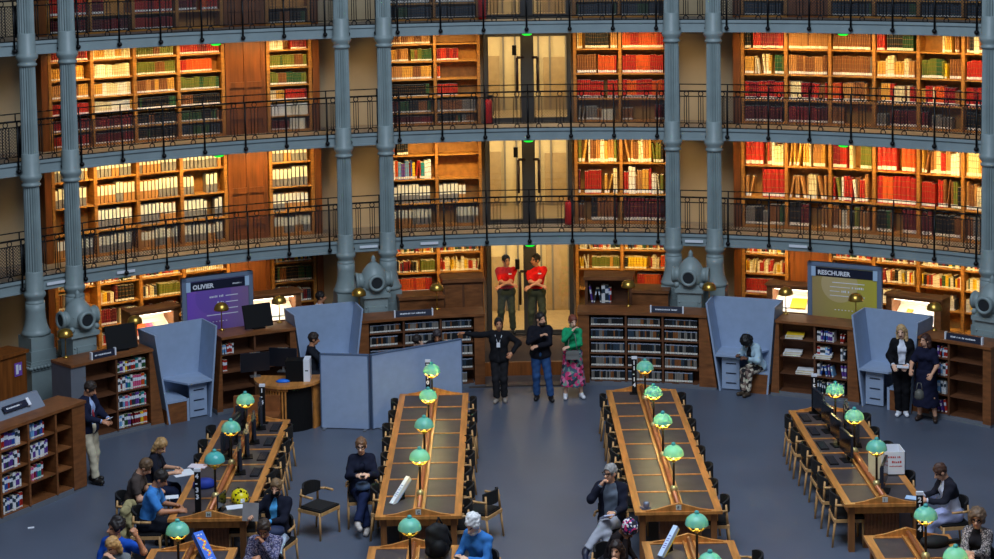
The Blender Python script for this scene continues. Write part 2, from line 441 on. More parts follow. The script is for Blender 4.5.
b6 = [5.14, 5.45, 5.78, 6.12, 6.50, 6.88]; b5c = [5.14, 5.38, 5.74, 6.12, 6.52, 6.90]; b4 = [5.14, 5.62, 6.18, 6.73]
b4w = [2.88, 3.36, 3.90, 4.44]; b3 = [2.88, 3.49, 4.19]
bg = [.95, 1.36, 1.81, 2.24]; bu = [7.45, 7.80, 8.3, 8.8]
reg('L2l', LB, Z2, 7.17, b6, 'left bay of the middle gallery, left of the oak panel')
reg('L2l2', LB2, Z2, 7.17, b6, 'left bay of the middle gallery, right of the oak panel')
reg('L2cl', CL, Z2, 7.17, b5c, 'middle gallery, left of the glass doors')
reg('L2cr', CR, Z2, 7.17, b4, 'middle gallery, right of the glass doors')
reg('L2r', RBY, Z2, 7.17, b4, 'right bay of the middle gallery')
reg('L1l', LB, Z1, 4.86, b4w, 'left bay of the lower gallery, left of the oak panel')
reg('L1l2', LB2, Z1, 4.86, b4w, 'left bay of the lower gallery, right of the oak panel')
reg('L1cl', CL, Z1, 4.86, b4w, 'lower gallery, left of the glass doors')
reg('L1cr', CR, Z1, 4.86, b3, 'lower gallery, right of the glass doors')
reg('L1r', RBY, Z1, 4.86, b3, 'right bay of the lower gallery')
reg('Gl', LB, 0, 2.58, bg, 'left bay of the ground floor, left of the oak panel')
reg('Gl2', LB2, 0, 2.58, bg, 'left bay of the ground floor, right of the oak panel')
reg('Gcl', CL, 0, 2.58, bg, 'ground floor, left of the glass doors')
reg('Gcr', CR, 0, 2.58, bg, 'ground floor, right of the glass doors')
reg('Gr', RBY[:2], 0, 2.58, bg, 'right bay of the ground floor, left of the oak panel')
reg('Gr2', RG2, 0, 2.58, bg, 'right bay of the ground floor, right of the oak panel')
reg('L3l', LB, Z3, 9.5, bu, 'left bay of the upper gallery, left of the oak panel')
reg('L3l2', LB2, Z3, 9.5, bu, 'left bay of the upper gallery, right of the oak panel')
reg('L3cl', CL, Z3, 9.5, bu, 'upper gallery, left of the glass doors')
reg('L3cr', CR, Z3, 9.5, bu, 'upper gallery, right of the glass doors')
reg('L3r', RBY[:2], Z3, 9.5, bu, 'right bay of the upper gallery, left of the oak panel')
reg('L3r2', RG2, Z3, 9.5, bu, 'right bay of the upper gallery, right of the oak panel')
for zb, zt, nm in ((0, 2.58, 'ground floor'), (Z1, 4.86, 'lower gallery'), (Z2, 7.17, 'middle gallery'), (Z3, 9.5, 'upper gallery')):
    panelled_door('tall oak panelled door in the left bay of the ' + nm, -25.6, -22.25, zb, zt)
for zb, zt, nm in ((0, 2.58, 'ground floor'), (Z3, 9.5, 'upper gallery')):
    panelled_door('tall oak panelled door in the right bay of the ' + nm, RBY[1] + .2, RBY[2] - .2, zb, zt)
k = 20
for zb, zt in ((0, 2.58), (Z1, 4.86), (Z2, 7.17), (Z3, 9.5)):
    for t0, t1 in ((-40.95, -40.4), (-18.3, -17.75), (17.2, 17.8)):
        pilaster(t0, t1, zb, zt, k); k += 1

# ---- glass double doors and the lit lobbies behind them
M_DFR = mat('bronze_frame', (74, 70, 64), .4, .5, var=.05)
M_LOB = mat('lobby_panel', (206, 186, 140), .7, var=.04)
M_LOBD = mat('lobby_stone', (166, 142, 100), .7, var=.1)
M_LOBS = mat('lobby_post', (120, 112, 98), .5, var=.05)
for k, (zb, zt, nm) in enumerate(((.30, 2.58, 'ground floor'), (Z1, 4.86, 'lower gallery'), (Z2, 7.17, 'middle gallery'), (Z3, 9.5, 'upper gallery'))):
    ln = {'ground floor': 'ground floor', }.get(nm, nm)
    lb = MB(); zz0 = zb if k else .3
    x0, x1, y0, y1 = pol(RW, -3.7).x - .2, pol(RW, 3.5).x + .2, pol(RW, 0).y + .05, pol(RW, 0).y + 2.1
    lb.box(x0, x1, y0, y1, zz0 - .1, zz0, 1); lb.box(x0, x1, y0, y1, zt, zt + .1, 0)
    lb.box(x0 - .1, x0, y0, y1, zz0, zt, 0); lb.box(x1, x1 + .1, y0, y1, zz0, zt, 0)
    lb.box(x0, x1, y1, y1 + .1, zz0, zt, 0)
    lb.box(x1 - .75, x1 - .02, y1 - .05, y1, zz0, zz0 + (1.75 if k == 0 else 1.25), 1)
    lb.box(x0 + .02, x0 + .55, y1 - .05, y1, zz0, zz0 + 1.3, 1)
    for xx in (x0 + .62, x0 + .9, x0 + 1.15, x0 + 1.45, x0 + 1.72, x0 + 2.1): lb.box(xx, xx + .045, y1 - .07, y1, zz0, zt, 2)
    struct('wall_lobby_%d' % k, lb, [M_LOB, M_LOBD, M_LOBS], 'cream lobby behind the glass doors of the ' + nm)
    xc = (x0 + x1) / 2
    area('lobby_light', (xc, (y0 + y1) / 2, zt - .06), (xc, (y0 + y1) / 2, 0), 2.2, 1.0, 70, (1, .80, .52))
    r = RB + .06; root = thing('door_%d' % (k + 1), 'bronze framed glass double doors of the ' + nm, 'door', pol(r, -.1, zb), R_(.1), kind='structure')
    b = MB()
    for a, c in ((-3.8, -3.5), (3.3, 3.55), (-.58, .33)): b.pbox(r - .02, r + (.3 if a < -1 or a > 1 else .1), a, c, zb, zt, n=1)
    b.pbox(r - .02, r + .3, -3.75, 3.5, zt - .10, zt); b.pbox(r, r + .08, -3.5, 3.3, zb, zb + .03); b.build('frame', M_DFR, root, True)
    for a, c, hx in ((-3.5, -.58, -1.0), (.33, 3.3, .75)):
        b = MB()
        for p, q in ((a, a + .10), (c - .10, c)): b.pbox(r + .05, r + .1, p, q, zb + .03, zt - .12, n=1)
        b.pbox(r + .05, r + .1, a, c, zb + .03, zb + .10); b.pbox(r + .05, r + .1, a, c, zt - .16, zt - .10)
        lf = b.build('door_leaf', M_DFR, root, True)
        b = MB(); b.pbox(r + .07, r + .08, a + .10, c - .10, zb + .10, zt - .16, n=1); b.build('glass', M_GLASS, lf).data.transform(rootmat(root).inverted())
        b = MB(); b.tube([pol(r + .05, hx, zb + .72), pol(r - .03, hx, zb + .72), pol(r - .03, hx, zb + 1.45), pol(r + .0, hx * .4, zb + 1.45)], .032, 8)
        b.build('pull_handle', mat('handle_brown', (44, 26, 20), .4), lf).data.transform(rootmat(root).inverted())
    b = MB(); b.pbox(r - .03, r + .07, -1.38, -1.02, zb + 1.5, zb + 1.72, n=1); b.build('lock_plate', M_BLACK, root, True)

# ---- emergency lights, extinguishers and plates on the balconies
M_GREEN = mat('green_led', (30, 230, 60), .4, var=0, emit=1.3, ecol=(20, 230, 50))
for (px, lv, lab) in ((197, 2, 'left bay'), (526.5, 2, 'glass doors'), (857, 2, 'right bay'), (201, 1, 'left bay'), (528.5, 1, 'glass doors'), (858.5, 1, 'right bay'), (530.5, 0, 'glass doors')):
    z = DECKS[lv][0]; t = {197: -27.7, 526.5: -.2, 857: 27.5, 201: -27.7, 528.5: -.2, 858.5: 27.5, 530.5: -.2}[px]
    p = pol(R0 + .03, t, z)
    root = thing('emergency_light', 'glowing green emergency light under the edge of the %s gallery, %s' % (LVN[lv], {'left bay': 'in the left bay', 'right bay': 'in the right bay', 'glass doors': 'above the glass doors'}[lab]), 'emergency light', p, -R_(t), 'green emergency lights')
    b = MB(); b.box(-.15, .15, -.05, .05, -.02, .0); b.build('housing', M_BLACK, root)
    b = MB(); b.lathe([(.11, -.02), (.10, -.04), (.06, -.058), (.01, -.06)], 12); o = b.build('lens', M_GREEN, root); o.scale = (1, .45, 1)
M_RED = mat('extinguisher_red', (200, 24, 20), .3, var=0)
for (t, z, nm) in ((-3.5, Z2, 'middle'), (3.25, Z1, 'lower'), (-3.9, Z3, 'upper')):
    root = thing('fire_extinguisher', 'red fire extinguisher beside the glass doors of the %s gallery' % nm, 'fire extinguisher', pol(RB - .14, t, z), -R_(t))
    b = MB(); b.lathe([(.08, 0.02), (.09, .05), (.09, .44), (.07, .52), (.03, .55)], 14); b.build('cylinder_body', M_RED, root)
    b = MB(); b.cyl((0, 0, .54), (0, 0, .62), .025); b.box(-.02, .1, -.02, .02, .6, .64); b.build('valve', M_BLACK, root)
    b = MB(); b.tube([(.06, 0, .6), (.12, -.03, .5), (.11, -.03, .2)], .014); b.build('hose', M_BLACK, root)
for (t, lab) in ((-36.3, 'left bay, nearest the left columns'), (-14.65, 'centre left column pair'), (-9.2, 'middle bay, above the cream books'), (14.42, 'centre right column pair'), (23.6, 'right bay'), (-42.5, 'left column pair')):
    b = MB(); b.pbox(R0 - .045, R0 - .03, t - .8, t + .8, 2.65, 2.705, n=2)
    tag(b.build('shelfmark_plate', M_WHITE), 'small white plate on the lower gallery edge, ' + lab, 'plate')
# ================================================================== books
COL = {'red': (176, 40, 28), 'crimson': (128, 24, 34), 'maroon': (92, 26, 34), 'orange': (206, 84, 30), 'brown': (128, 78, 40), 'tan': (178, 124, 66),
       'ochre': (206, 152, 62), 'cream': (222, 204, 154), 'ivory': (232, 224, 200), 'olive': (106, 112, 42), 'green': (44, 84, 48), 'black': (26, 28, 30),
       'slate': (44, 60, 74), 'grey': (122, 116, 108), 'yellow': (232, 190, 34), 'blue': (44, 84, 160), 'white': (232, 232, 232), 'teal': (40, 140, 140), 'purple': (96, 60, 140), 'pink': (206, 90, 130), 'sky blue': (120, 168, 210)}
BM = {k: mat('cover_' + k.replace(' ', '_'), v, .5, var=.16, scale=(7, 7, 3)) for k, v in COL.items()}
M_GILT = mat('spine_band', (150, 106, 50), .45, var=.1)
def unitbook(col, kind):
    """one volume: rounded spine towards -y, 1 x 1 x 1, origin under the middle of its spine"""
    b = MB()
    if kind == 'leather_volume': zs = [(0, .04, 0), (.04, .17, 2), (.17, .34, 0), (.34, .36, 3), (.36, .62, 0), (.62, .64, 3), (.64, .82, 0), (.82, .84, 3), (.84, 1, 0)]
    elif kind == 'plain': zs = [(0, .04, 0), (.04, .16, 2), (.16, 1, 0)]
    elif kind == 'box_file': zs = [(0, .45, 0), (.45, .97, 2), (.97, 1, 0)]
    elif kind == 'disc_case': zs = [(0, .07, 0), (.07, .24, 2), (.24, .9, 0), (.9, 1, 3)]
    else: zs = [(0, .05, 0), (.05, .15, 2), (.15, .55, 0), (.55, .80, 3), (.80, 1, 0)]
    xs = [(-.5, .10), (-.25, .0), (.25, .0), (.5, .10)]
    if kind in ('box_file', 'disc_case'): xs = [(-.44, 0), (.44, 0)]
    for z0, z1, m in zs:
        for (xa, ya), (xb, yb) in zip(xs[:-1], xs[1:]):
            b.add([(xa, ya, z0), (xb, yb, z0), (xb, yb, z1), (xa, ya, z1)], [(0, 1, 2, 3)], m)
    e = xs[-1]
    b.add([(-e[0], e[1], 0), (e[0], e[1], 0), (e[0], 1, 0), (-e[0], 1, 0), (-e[0], e[1], 1), (e[0], e[1], 1), (e[0], 1, 1), (-e[0], 1, 1)],
          [(1, 2, 6, 5), (3, 0, 4, 7), (2, 3, 7, 6), (3, 2, 1, 0)], 0)
    b.add([(x, y, .985) for x, y in xs] + [(e[0], 1, .985), (-e[0], 1, .985)], [tuple(range(len(xs) + 2))], 1)
    return b
def bookmats(col, kind):
    if kind == 'box_file': return [BM[col], BM[col], mat('box_label', (236, 228, 196), .6, var=.05), M_LABEL]
    if kind == 'disc_case': return [BM[col], BM[col], M_LABEL, mat('case_top', (150, 158, 176), .3, var=0)]
    if kind == 'paperback': return [BM[col], M_PAGES, M_LABEL, M_WHITE if col not in ('white', 'ivory', 'cream') else BM['slate']]
    return [BM[col], M_PAGES, M_LABEL, M_GILT]
_ub = {}
def ubook(col, kind):
    if (col, kind) not in _ub: _ub[(col, kind)] = (unitbook(col, kind), bookmats(col, kind))
    return _ub[(col, kind)]
BOOKS = []
STY = {  # colours, width range, height fraction, label share, leaning share
 'R': (['red'] * 5 + ['crimson'], (.03, .05), (.72, .8), .9, 0), 'O': (['orange'] * 3 + ['red'] * 3, (.03, .045), (.74, .8), 1, 0),
 'M': (['maroon'] * 4 + ['crimson'] * 2, (.035, .055), (.74, .82), .9, 0), 'K': (['black'] * 5 + ['brown', 'green'], (.035, .055), (.74, .82), .8, 0),
 'G': (['olive'] * 4 + ['green', 'brown'], (.03, .05), (.7, .8), .85, 0), 'D': (['slate'] * 5 + ['green'], (.035, .055), (.8, .88), .6, 0),
 'T': (['tan'] * 3 + ['brown'] * 2 + ['ochre'], (.035, .055), (.74, .82), .8, 0), 'B': (['brown'] * 5 + ['grey'], (.04, .06), (.78, .82), .2, 0),
 'C': (['cream'] * 4 + ['ochre', 'ivory'], (.03, .05), (.66, .78), .8, 0), 'Y': (['ochre'] * 3 + ['cream'] * 3 + ['ivory', 'tan'], (.035, .07), (.62, .88), .7, .12),
 'X': (['brown', 'tan', 'olive', 'red', 'ochre', 'cream', 'tan', 'black', 'brown', 'ivory'], (.035, .08), (.6, .92), .6, .12),
 'Q': (['red', 'crimson', 'pink', 'cream', 'orange', 'brown', 'ochre'], (.03, .06), (.6, .8), .8, .05),
 'F': (['maroon'] * 4 + ['brown', 'black'], (.06, .10), (.82, .92), .8, 0), 'H': (['red'] * 5 + ['orange'], (.08, .12), (.84, .93), .9, 0),
 'g': (['grey'] * 3 + ['brown', 'ivory', 'black'], (.04, .07), (.5, .68), .8, .05), 'W': (['white', 'ivory', 'ivory'], (.12, .2), (.8, .86), 0, 0),
 'P': (['cream', 'ivory', 'orange', 'red', 'ochre', 'green', 'yellow', 'ivory', 'brown', 'crimson', 'black', 'slate'], (.022, .05), (.5, .72), .9, .06),
 'L': (['olive'] * 4 + ['ochre'], (.03, .04), (.6, .66), 1, 0), 'V': (['yellow'] * 5 + ['black'], (.05, .09), (.6, .64), 1, 0), 'N': (['ivory', 'cream', 'red', 'orange', 'yellow'], (.02, .04), (.5, .75), .9, .08),
 'U': (['white', 'sky blue', 'blue', 'white', 'red', 'green', 'purple', 'orange', 'yellow', 'slate', 'crimson', 'pink', 'teal'], (.025, .05), (.70, .86), .9, .05),
 'u': (['white', 'sky blue', 'white', 'slate', 'blue', 'red', 'purple'], (.025, .045), (.66, .84), .9, .35)}
ROWN = ['bottom row', 'second row up', 'third row up', 'fourth row up', 'fifth row up', 'top row']
COLN = ['first', 'second', 'third', 'fourth', 'fifth', 'sixth']
def fill(place, W, hcell, style, where, kind='leather_volume', depth=.24, f0=0.0, f1=1.0, noun='volume'):
    """place(x, lean) -> (point, turn) for a shelf of width W; collects volumes"""
    cols, (w0, w1), (h0, h1), lab, lean = STY[style]
    x = W * f0 + .01; end = W * f1 - .01
    run = rnd.choice(cols); left = 0
    hrow = rnd.uniform(h0, h1) * hcell
    while True:
        if left <= 0:
            run = rnd.choice(cols); left = rnd.randint(1, 5) if style not in 'PUuNXdv' else rnd.randint(1, 2); hrow = rnd.uniform(h0, h1) * hcell
        left -= 1
        wd = rnd.uniform(w0, w1); ht = min(hcell * .93, hrow * rnd.uniform(.985, 1.01)); ln = 0
        if lean and rnd.random() < lean: ln = rnd.uniform(.08, .22) * rnd.choice((-1, 1))
        ex = abs(math.sin(ln)) * ht
        if x + wd + ex > end: break
        xc = x + wd / 2 + (ex if ln < 0 else 0)
        p, tz = place(xc)
        k2 = kind if kind != 'leather_volume' or rnd.random() < .999 else kind
        BOOKS.append(dict(p=p, tz=tz, w=wd * (.86 if kind == 'box_file' else .96), d=depth * rnd.uniform(.85, 1), h=ht, lean=ln, col=run, kind=k2, where=where, noun=noun))
        x += wd + ex
SHORT = {}
for _l, _n in (('L1', 'lower gallery'), ('L2', 'middle gallery'), ('L3', 'upper gallery'), ('G', 'ground floor wall')):
    SHORT[_l + 'l'] = _n + ', left bay'; SHORT[_l + 'l2'] = _n + ', narrow case right of oak panel'
    SHORT[_l + 'cl'] = _n + ', left of glass doors'; SHORT[_l + 'cr'] = _n + ', right of glass doors'
    SHORT[_l + 'r'] = _n + (', right bay' if _l in ('L1', 'L2') else ', narrow case left of oak panel'); SHORT[_l + 'r2'] = _n + ', right bay beyond oak panel'
def polplace(r, t0, t1, z):
    tm = lambda x: t0 + x / (r * R_(1))
    return lambda x: (pol(r, tm(x), z), -R_(tm(x)))
def shelf(key, col, row, style, f1=1.0, f0=0.0, kind='leather_volume', r=RB, noun='volume', setback=.04):
    ts, boards, phrase = BK[key]; phrase = SHORT.get(key, phrase)
    t0, t1 = ts[col] + .14, ts[col + 1] - .14
    z = boards[row]; hc = (boards[row + 1] - z - .035) if row + 1 < len(boards) else (boards[row] - boards[row - 1] - .03)
    rr = r + setback; W = rr * R_(t1 - t0)
    cw = '' if len(ts) == 2 else COLN[col] + ' column, '
    where = '%s, %s%s' % (ROWN[row] if row < len(boards) - 1 else 'top row', cw, phrase)
    fill(polplace(rr, t0, t1, z), W, hc, style, where, kind, f0=f0, f1=f1, noun=noun)
def rows(key, table, **k):
    """table: rows from the top down; each a list of style or (style, f1) or (style, f1, f0), '' = empty"""
    n = len(BK[key][1])
    for i, rw in enumerate(table):
        for c, s in enumerate(rw):
            if not s: continue
            for one in (s if isinstance(s, list) else [s]):
                if isinstance(one, str): shelf(key, c, n - 1 - i, one, **k)
                else: shelf(key, c, n - 1 - i, one[0], one[1], one[2] if len(one) > 2 else 0.0, **k)
rows('L2l', [['R', 'C', 'G', 'R'], [('Q', .9), 'C', 'G', ('O', .85)], ['T', 'C', 'T', 'G'], ['R', 'C', 'K', 'K'], ['M', 'M', 'K', 'K'], ['R', 'M', 'K', 'D']])
rows('L2l2', [[('C', .4), ], ['G'], ['G'], [[('C', .4), ('R', 1, .4)]], ['W'], [[('M', .5), ('W', 1, .5)]]])
shelf('L2l2', 0, 5, 'R', 1, .55)
rows('L2cl', [['T', ''], [[('T', .45), ('G', 1, .47)], ('R', .6)], ['T', ('Q', .12)], [('K', .95), ('R', .55)], [[('M', .2), ('K', 1, .2)], 'B'], ['M', [('K', .6), ('B', 1, .6)]]])
rows('L2cr', [[[('C', .16), ('K', .8, .2), ('T', 1, .8)], 'O'], [[('B', .5), ('O', 1, .5)], 'O'], [('R', .66), 'O'], [('g', .95), [('g', .3), ('M', 1, .75)]]])
shelf('L2cr', 0, 1, 'O', 1, .72)
rows('L2r', [[[('K', .2), ('R', 1, .2)], 'T', 'B', [('R', .22), ('K', .95, .24)], [('Y', .8, .5), ('G', .95, .8)], 'X'],
             [[('C', .25), ('N', .42, .25), ('Y', .7, .42), ('G', 1, .74)], 'T', 'B', 'Y', [('G', .55), ('V', .65, .55), ('B', 1, .68)], 'R'],
             ['R', 'Q', [('O', .25), ('T', .9, .25)], 'Q', 'Q', 'R'],
             ['M', 'M', [('B', .35)], [('g', .3), ('M', 1, .32)], [('M', .2), ('g', .8, .25)], 'K']])
rows('L1cl', [[[('R', .08), ('K', .42, .1)], ''], ['U', '']])
rows('L1cr', [['X', 'X'], [[('M', .1), ('R', .6, .15), ('Y', 1, .62)], 'X'], [[('Q', .18), ('F', 1, .3)], 'F']])
rows('L1r', [[[('H', .55), ('X', 1, .55)], [('Y', .6), ('T', .95, .6)], [('R', .4), ('X', .65, .4), ('G', 1, .68)], [('H', .5), ('Y', .6, .5), ('H', 1, .6)], 'X', 'Y'],
             [[('X', .4), ('H', 1, .42)], 'Y', 'X', 'H', [('R', .4), ('X', 1, .4)], 'X'],
             [[('g', .6), ('K', 1, .6)], [('F', .6), ('T', 1, .8)], 'X', [('K', .45), ('Y', .6, .48), ('F', 1, .62)], [('F', .3), ('K', 1, .3)], 'B']])
rows('Gl', [['P', 'P', 'P', 'C'], [[('B', .5)], [('P', .4), ('F', .95, .4)], [('P', .4), ('L', 1, .42)], 'P'], ['P', [('M', .45), ('C', 1, .5)], ('P', .95), 'P'], ['P', 'P', '', '']])
rows('Gl2', [['P'], ['K'], [[('K', .5), ('P', 1, .5)]]])
rows('Gcl', [['P', 'P'], [[('P', .6), ('L', 1, .62)], 'N'], [[('O', .9)], [('O', .3), ('P', .5, .35)]]])
rows('Gcr', [['P', 'P'], [[('N', .25), ('L', 1, .3)], [('V', .6), ('N', .85, .62), ('O', 1, .85)]], ['', [('O', .9, .3)]]])
rows('Gr', [['P'], ['N'], [('O', .7)]])
rows('Gr2', [[('P', .95), 'P', 'P', 'P'], ['', [('P', .95)], 'P', 'P'], ['', ('C', .4), [('P', .85, .55)], 'N']])
rows('L3l', [['', '', '', ''], ['', '', '', ''], ['R', [('M', .4)], 'R', [('M', .5), ('O', 1, .55)]], ['M', 'M', 'R', '']])
rows('L3l2', [[''], [''], [''], ['K']])
rows('L3cl', [['', ''], ['', ''], ['D', 'D'], ['D', 'D']])
rows('L3cr', [['', ''], ['', ''], ['D', 'D'], ['D', 'D']])
rows('L3r', [[''], [''], ['D'], [('D', .95)]])
rows('L3r2', [['', '', '', ''], ['', '', '', ''], ['D', 'D', 'D', 'D'], ['D', 'D', 'D', 'D']])
# box files of the lower gallery
STY['Z'] = (['grey', 'grey', 'tan'], (.075, .095), (.74, .86), 0, 0)
STY['z'] = (['grey', 'white'], (.075, .095), (.62, .80), 0, 0)
bx = dict(kind='box_file', noun='box file')
rows('L1l', [[('Z', .95), 'Z', 'Z', 'Z'], [('Z', .9), 'Z', 'Z', [('Z', .3), ('Z', .95, .55)]], [[('Z', .75, .3)], 'Z', 'Z', [('Z', .6), ('Z', 1, .75)]], ['Z', 'Z', 'Z', 'Z']], **bx)
rows('L1l2', [['Z'], ['Z'], ['Z'], ['Z']], **bx)
rows('L1cl', [['', ''], ['', ''], [('Z', .9), ('Z', .78)], ['Z', ('Z', 1, .42)]], **bx)

def proj(p):
    d = Vector(p) - Vector((0, 0, CAMH)); dep = d.dot(_fw)
    return PPX + FPX * d.dot(_rt) / dep, PPY - FPX * d.dot(_up) / dep, FPX / dep
def bookmatrix(k):
    return Matrix.Translation(k['p']) @ Matrix.Rotation(k['tz'], 4, 'Z') @ Matrix.Rotation(k['lean'], 4, 'Y') @ Matrix.Diagonal((k['w'], k['d'], k['h'], 1))
def place_books(limit=300):
    groups = {}
    for k in BOOKS:
        x, y, s = proj(k['p']); k['vis'] = k['w'] * k['h'] * s * s if (-5 < x < 999 and 4 < y < 559) else 0
        groups.setdefault(k['kind'], []).append(k)
    for kind, L in groups.items():
        L.sort(key=lambda k: -k['vis'])
        rest = L[limit:]; data = {}
        for k in L[:limit]:
            ub, ms = ubook(k['col'], kind)
            key = (k['col'], kind)
            if key not in data: data[key] = ub.mesh(kind, ms)
            o = bpy.data.objects.new(kind, data[key]); C.objects.link(o)
            o.location = k['p']; o.rotation_euler = (0, k['lean'], k['tz']); o.scale = (k['w'], k['d'], k['h'])
            tag(o, '%s %s, %s' % (k['col'], k['noun'], k['where']), k.get('cat', {'leather_volume': 'old book', 'paperback': 'book', 'box_file': 'box file', 'disc_case': 'disc case'}[kind]), '%s %ss, %s' % (k['col'], k['noun'], k['where']))
        if rest:
            b = MB(); ml = []; idx = {}
            for k in rest:
                ub, ms = ubook(k['col'], kind); M = bookmatrix(k); loc = {}
                for j, m in enumerate(ms):
                    if m.name not in idx: idx[m.name] = len(ml); ml.append(m)
                    loc[j] = idx[m.name]
                n = len(b.v); b.v += [tuple(M @ Vector(v)) for v in ub.v]
                b.f += [tuple(i + n for i in f) for f in ub.f]; b.m += [loc[m] for m in ub.m]; b.s += ub.s
            o = b.build(kind + '_rows', ml)
            tag(o, {'leather_volume': 'smaller and farther rows of bound volumes on the gallery and wall bookcases', 'disc_case': 'farther rows of disc cases in the low bookcases', 'paperback': 'farther rows of paperbacks in the low bookcases', 'box_file': 'farther box files'}[kind],
                {'leather_volume': 'old books', 'disc_case': 'disc cases', 'paperback': 'books', 'box_file': 'box files'}[kind], kind='stuff')
# ================================================================== low ring of bookcases, booths, boards
def pquad(b, cs, th, m=0):
    """a board whose outline is four (r, t, z) corners, given a thickness along its normal"""
    p = [pol(*c) for c in cs]; n = (p[1] - p[0]).cross(p[3] - p[0]).normalized() * th
    b.add([q - n / 2 for q in p] + [q + n / 2 for q in p], [(3, 2, 1, 0), (4, 5, 6, 7), (0, 1, 5, 4), (1, 2, 6, 5), (2, 3, 7, 6), (3, 0, 4, 7)], m)
RI, RT, HT = 12.0, 12.66, 1.53
M_PLINTH = mat('grey_plinth', (104, 108, 116), .5, var=.05)
def lowcase(label, ts, zs, sl=(0, 0), ext=(0, 0), endmat=(0, 0)):
    """ts: edges of the open columns; sl: how far the top of each end leans past its foot (degrees); ext: width of the solid ends"""
    tm = (ts[0] + ts[-1]) / 2; root = thing('low_bookcase', label, 'bookcase', pol(RI, tm), -R_(tm), 'ring of low bookcases')
    a0, a1 = ts[0] - ext[0], ts[-1] + ext[1]
    b = MB(); b.pbox(RI - .03, RT, a0 + sl[0] - .05, a1 + sl[1] + .05, HT - .05, HT); b.build('top', M_RING, root, True)
    b = MB(); b.pbox(RI + .02, RT - .02, a0, a1, 0, .09, 0); b.pbox(RI - .015, RI + .03, a0, a1, .0, .05, 0); b.build('plinth', M_PLINTH, root, True)
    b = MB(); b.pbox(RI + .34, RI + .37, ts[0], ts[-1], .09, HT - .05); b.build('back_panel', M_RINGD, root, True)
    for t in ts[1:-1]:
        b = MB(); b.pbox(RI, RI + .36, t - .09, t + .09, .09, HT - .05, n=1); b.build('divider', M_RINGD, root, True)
    for k, (t, e, s_) in enumerate(((ts[0], -ext[0], sl[0]), (ts[-1], ext[1], sl[1]))):
        b = MB(); lo, hi = min(t, t + e), max(t, t + e); lo2, hi2 = min(t, t + e + s_), max(t, t + e + s_)
        b.hexa([pol(RI, lo, .05), pol(RI, hi, .05), pol(RT, hi, .05), pol(RT, lo, .05), pol(RI, lo2, HT - .05), pol(RI, hi2, HT - .05), pol(RT, hi2, HT - .05), pol(RT, lo2, HT - .05)])
        b.build('end_panel', [(M_RING, M_PLINTH)[endmat[k]]], root, True)
    for t0, t1 in zip(ts[:-1], ts[1:]):
        for z in zs:
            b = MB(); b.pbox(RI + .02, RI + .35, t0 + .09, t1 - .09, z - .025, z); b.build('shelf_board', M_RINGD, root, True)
    return root
def lowfill(t0, t1, zs, row, style, where, kind='paperback', f0=0, f1=1.0, noun='paperback', depth=.2, top=HT - .06):
    z = zs[row]; hc = (zs[row + 1] if row + 1 < len(zs) else top) - z - .03
    r = RI + .05; W = r * R_(t1 - t0 - .24)
    fill(polplace(r, t0 + .12, t1 - .12, z), W, hc, style, '%s, %s' % (ROWN[row] if row < len(zs) - 1 else 'top row', where), kind, f0=f0, f1=f1, noun=noun, depth=depth)
STY['d'] = (['slate', 'grey', 'black', 'grey', 'black', 'brown', 'black'], (.030, .036), (.80, .82), 1, 0)
Z5 = [.10, .39, .675, .96, 1.24]; Z4 = [.11, .47, .82, 1.17]
TR = [5.3, 8.9, 12.5, 16.05]; TL = [-16.4, -12.95, -9.3, -6.0]
lowcase('low walnut bookcase of disc cases right of the landing step', TR, Z5, (0, -.95), (1.1, 1.7))
lowcase('low walnut bookcase of disc cases behind the grey partition', TL, Z5, (.95, 0), (1.6, 1.0))
for TT, nm, ff in ((TR, 'low case right of the landing', [1, 1, 1]), (TL, 'low case behind the partition', [1, 1, .97])):
    for c in range(3):
        for r in range(5):
            f1 = .86 if (r == 0 and c == 2) else (.88 if (TT is TL and c == 0 and r == 3) else 1)
            lowfill(TT[c], TT[c + 1], Z5, r, 'd', COLN[c] + ' column, ' + nm, 'disc_case', noun='disc case', depth=.14, f1=f1)
TA = [23.85, 27.3, 30.5]; TB = [-31.0, -27.7, -24.2]; TC = [38.4, 40.3, 43.6]; TD = [-44.6, -41.5, -38.2]
Z4b = [.11, .46, .80, 1.14]
lowcase('low walnut bookcase with flat-lying books, beside the booth where a person reads', TA, Z4, (.5, -.6), (.8, 1.15))
lowcase('low walnut bookcase, mostly empty, behind the round service desk', TB, Z4, (.6, -.7), (.6, 1.2))
lowcase('low walnut bookcase behind the two standing women', TC, Z4, (.6, 0), (1.6, .8))
lowcase('low walnut bookcase with colourful books behind the man in a blazer', TD, Z4, (0, -1.0), (1.5, 1.3), (1, 0))
for r in range(4): lowfill(TD[1], TD[2], Z4, r, 'U', 'low case behind the man in a blazer')
for r in range(4): lowfill(TC[0], TC[1], Z4, r, 'u', 'low case behind the two standing women', f0=.3)
for r in range(4): lowfill(TA[1], TA[2], Z4, r, 'u', 'low case right of the reading booth', f1=(.95, .6, .5, .62)[r])
for r in range(3): lowfill(TA[1], TA[2], Z4, r + 1, 'u', 'low case right of the reading booth', f0=.76)
lowfill(TB[0], TB[1], Z4, 3, 'u', 'low case behind the service desk', f1=.42); lowfill(TB[0], TB[1], Z4, 2, 'R', 'low case behind the service desk', f1=.2)
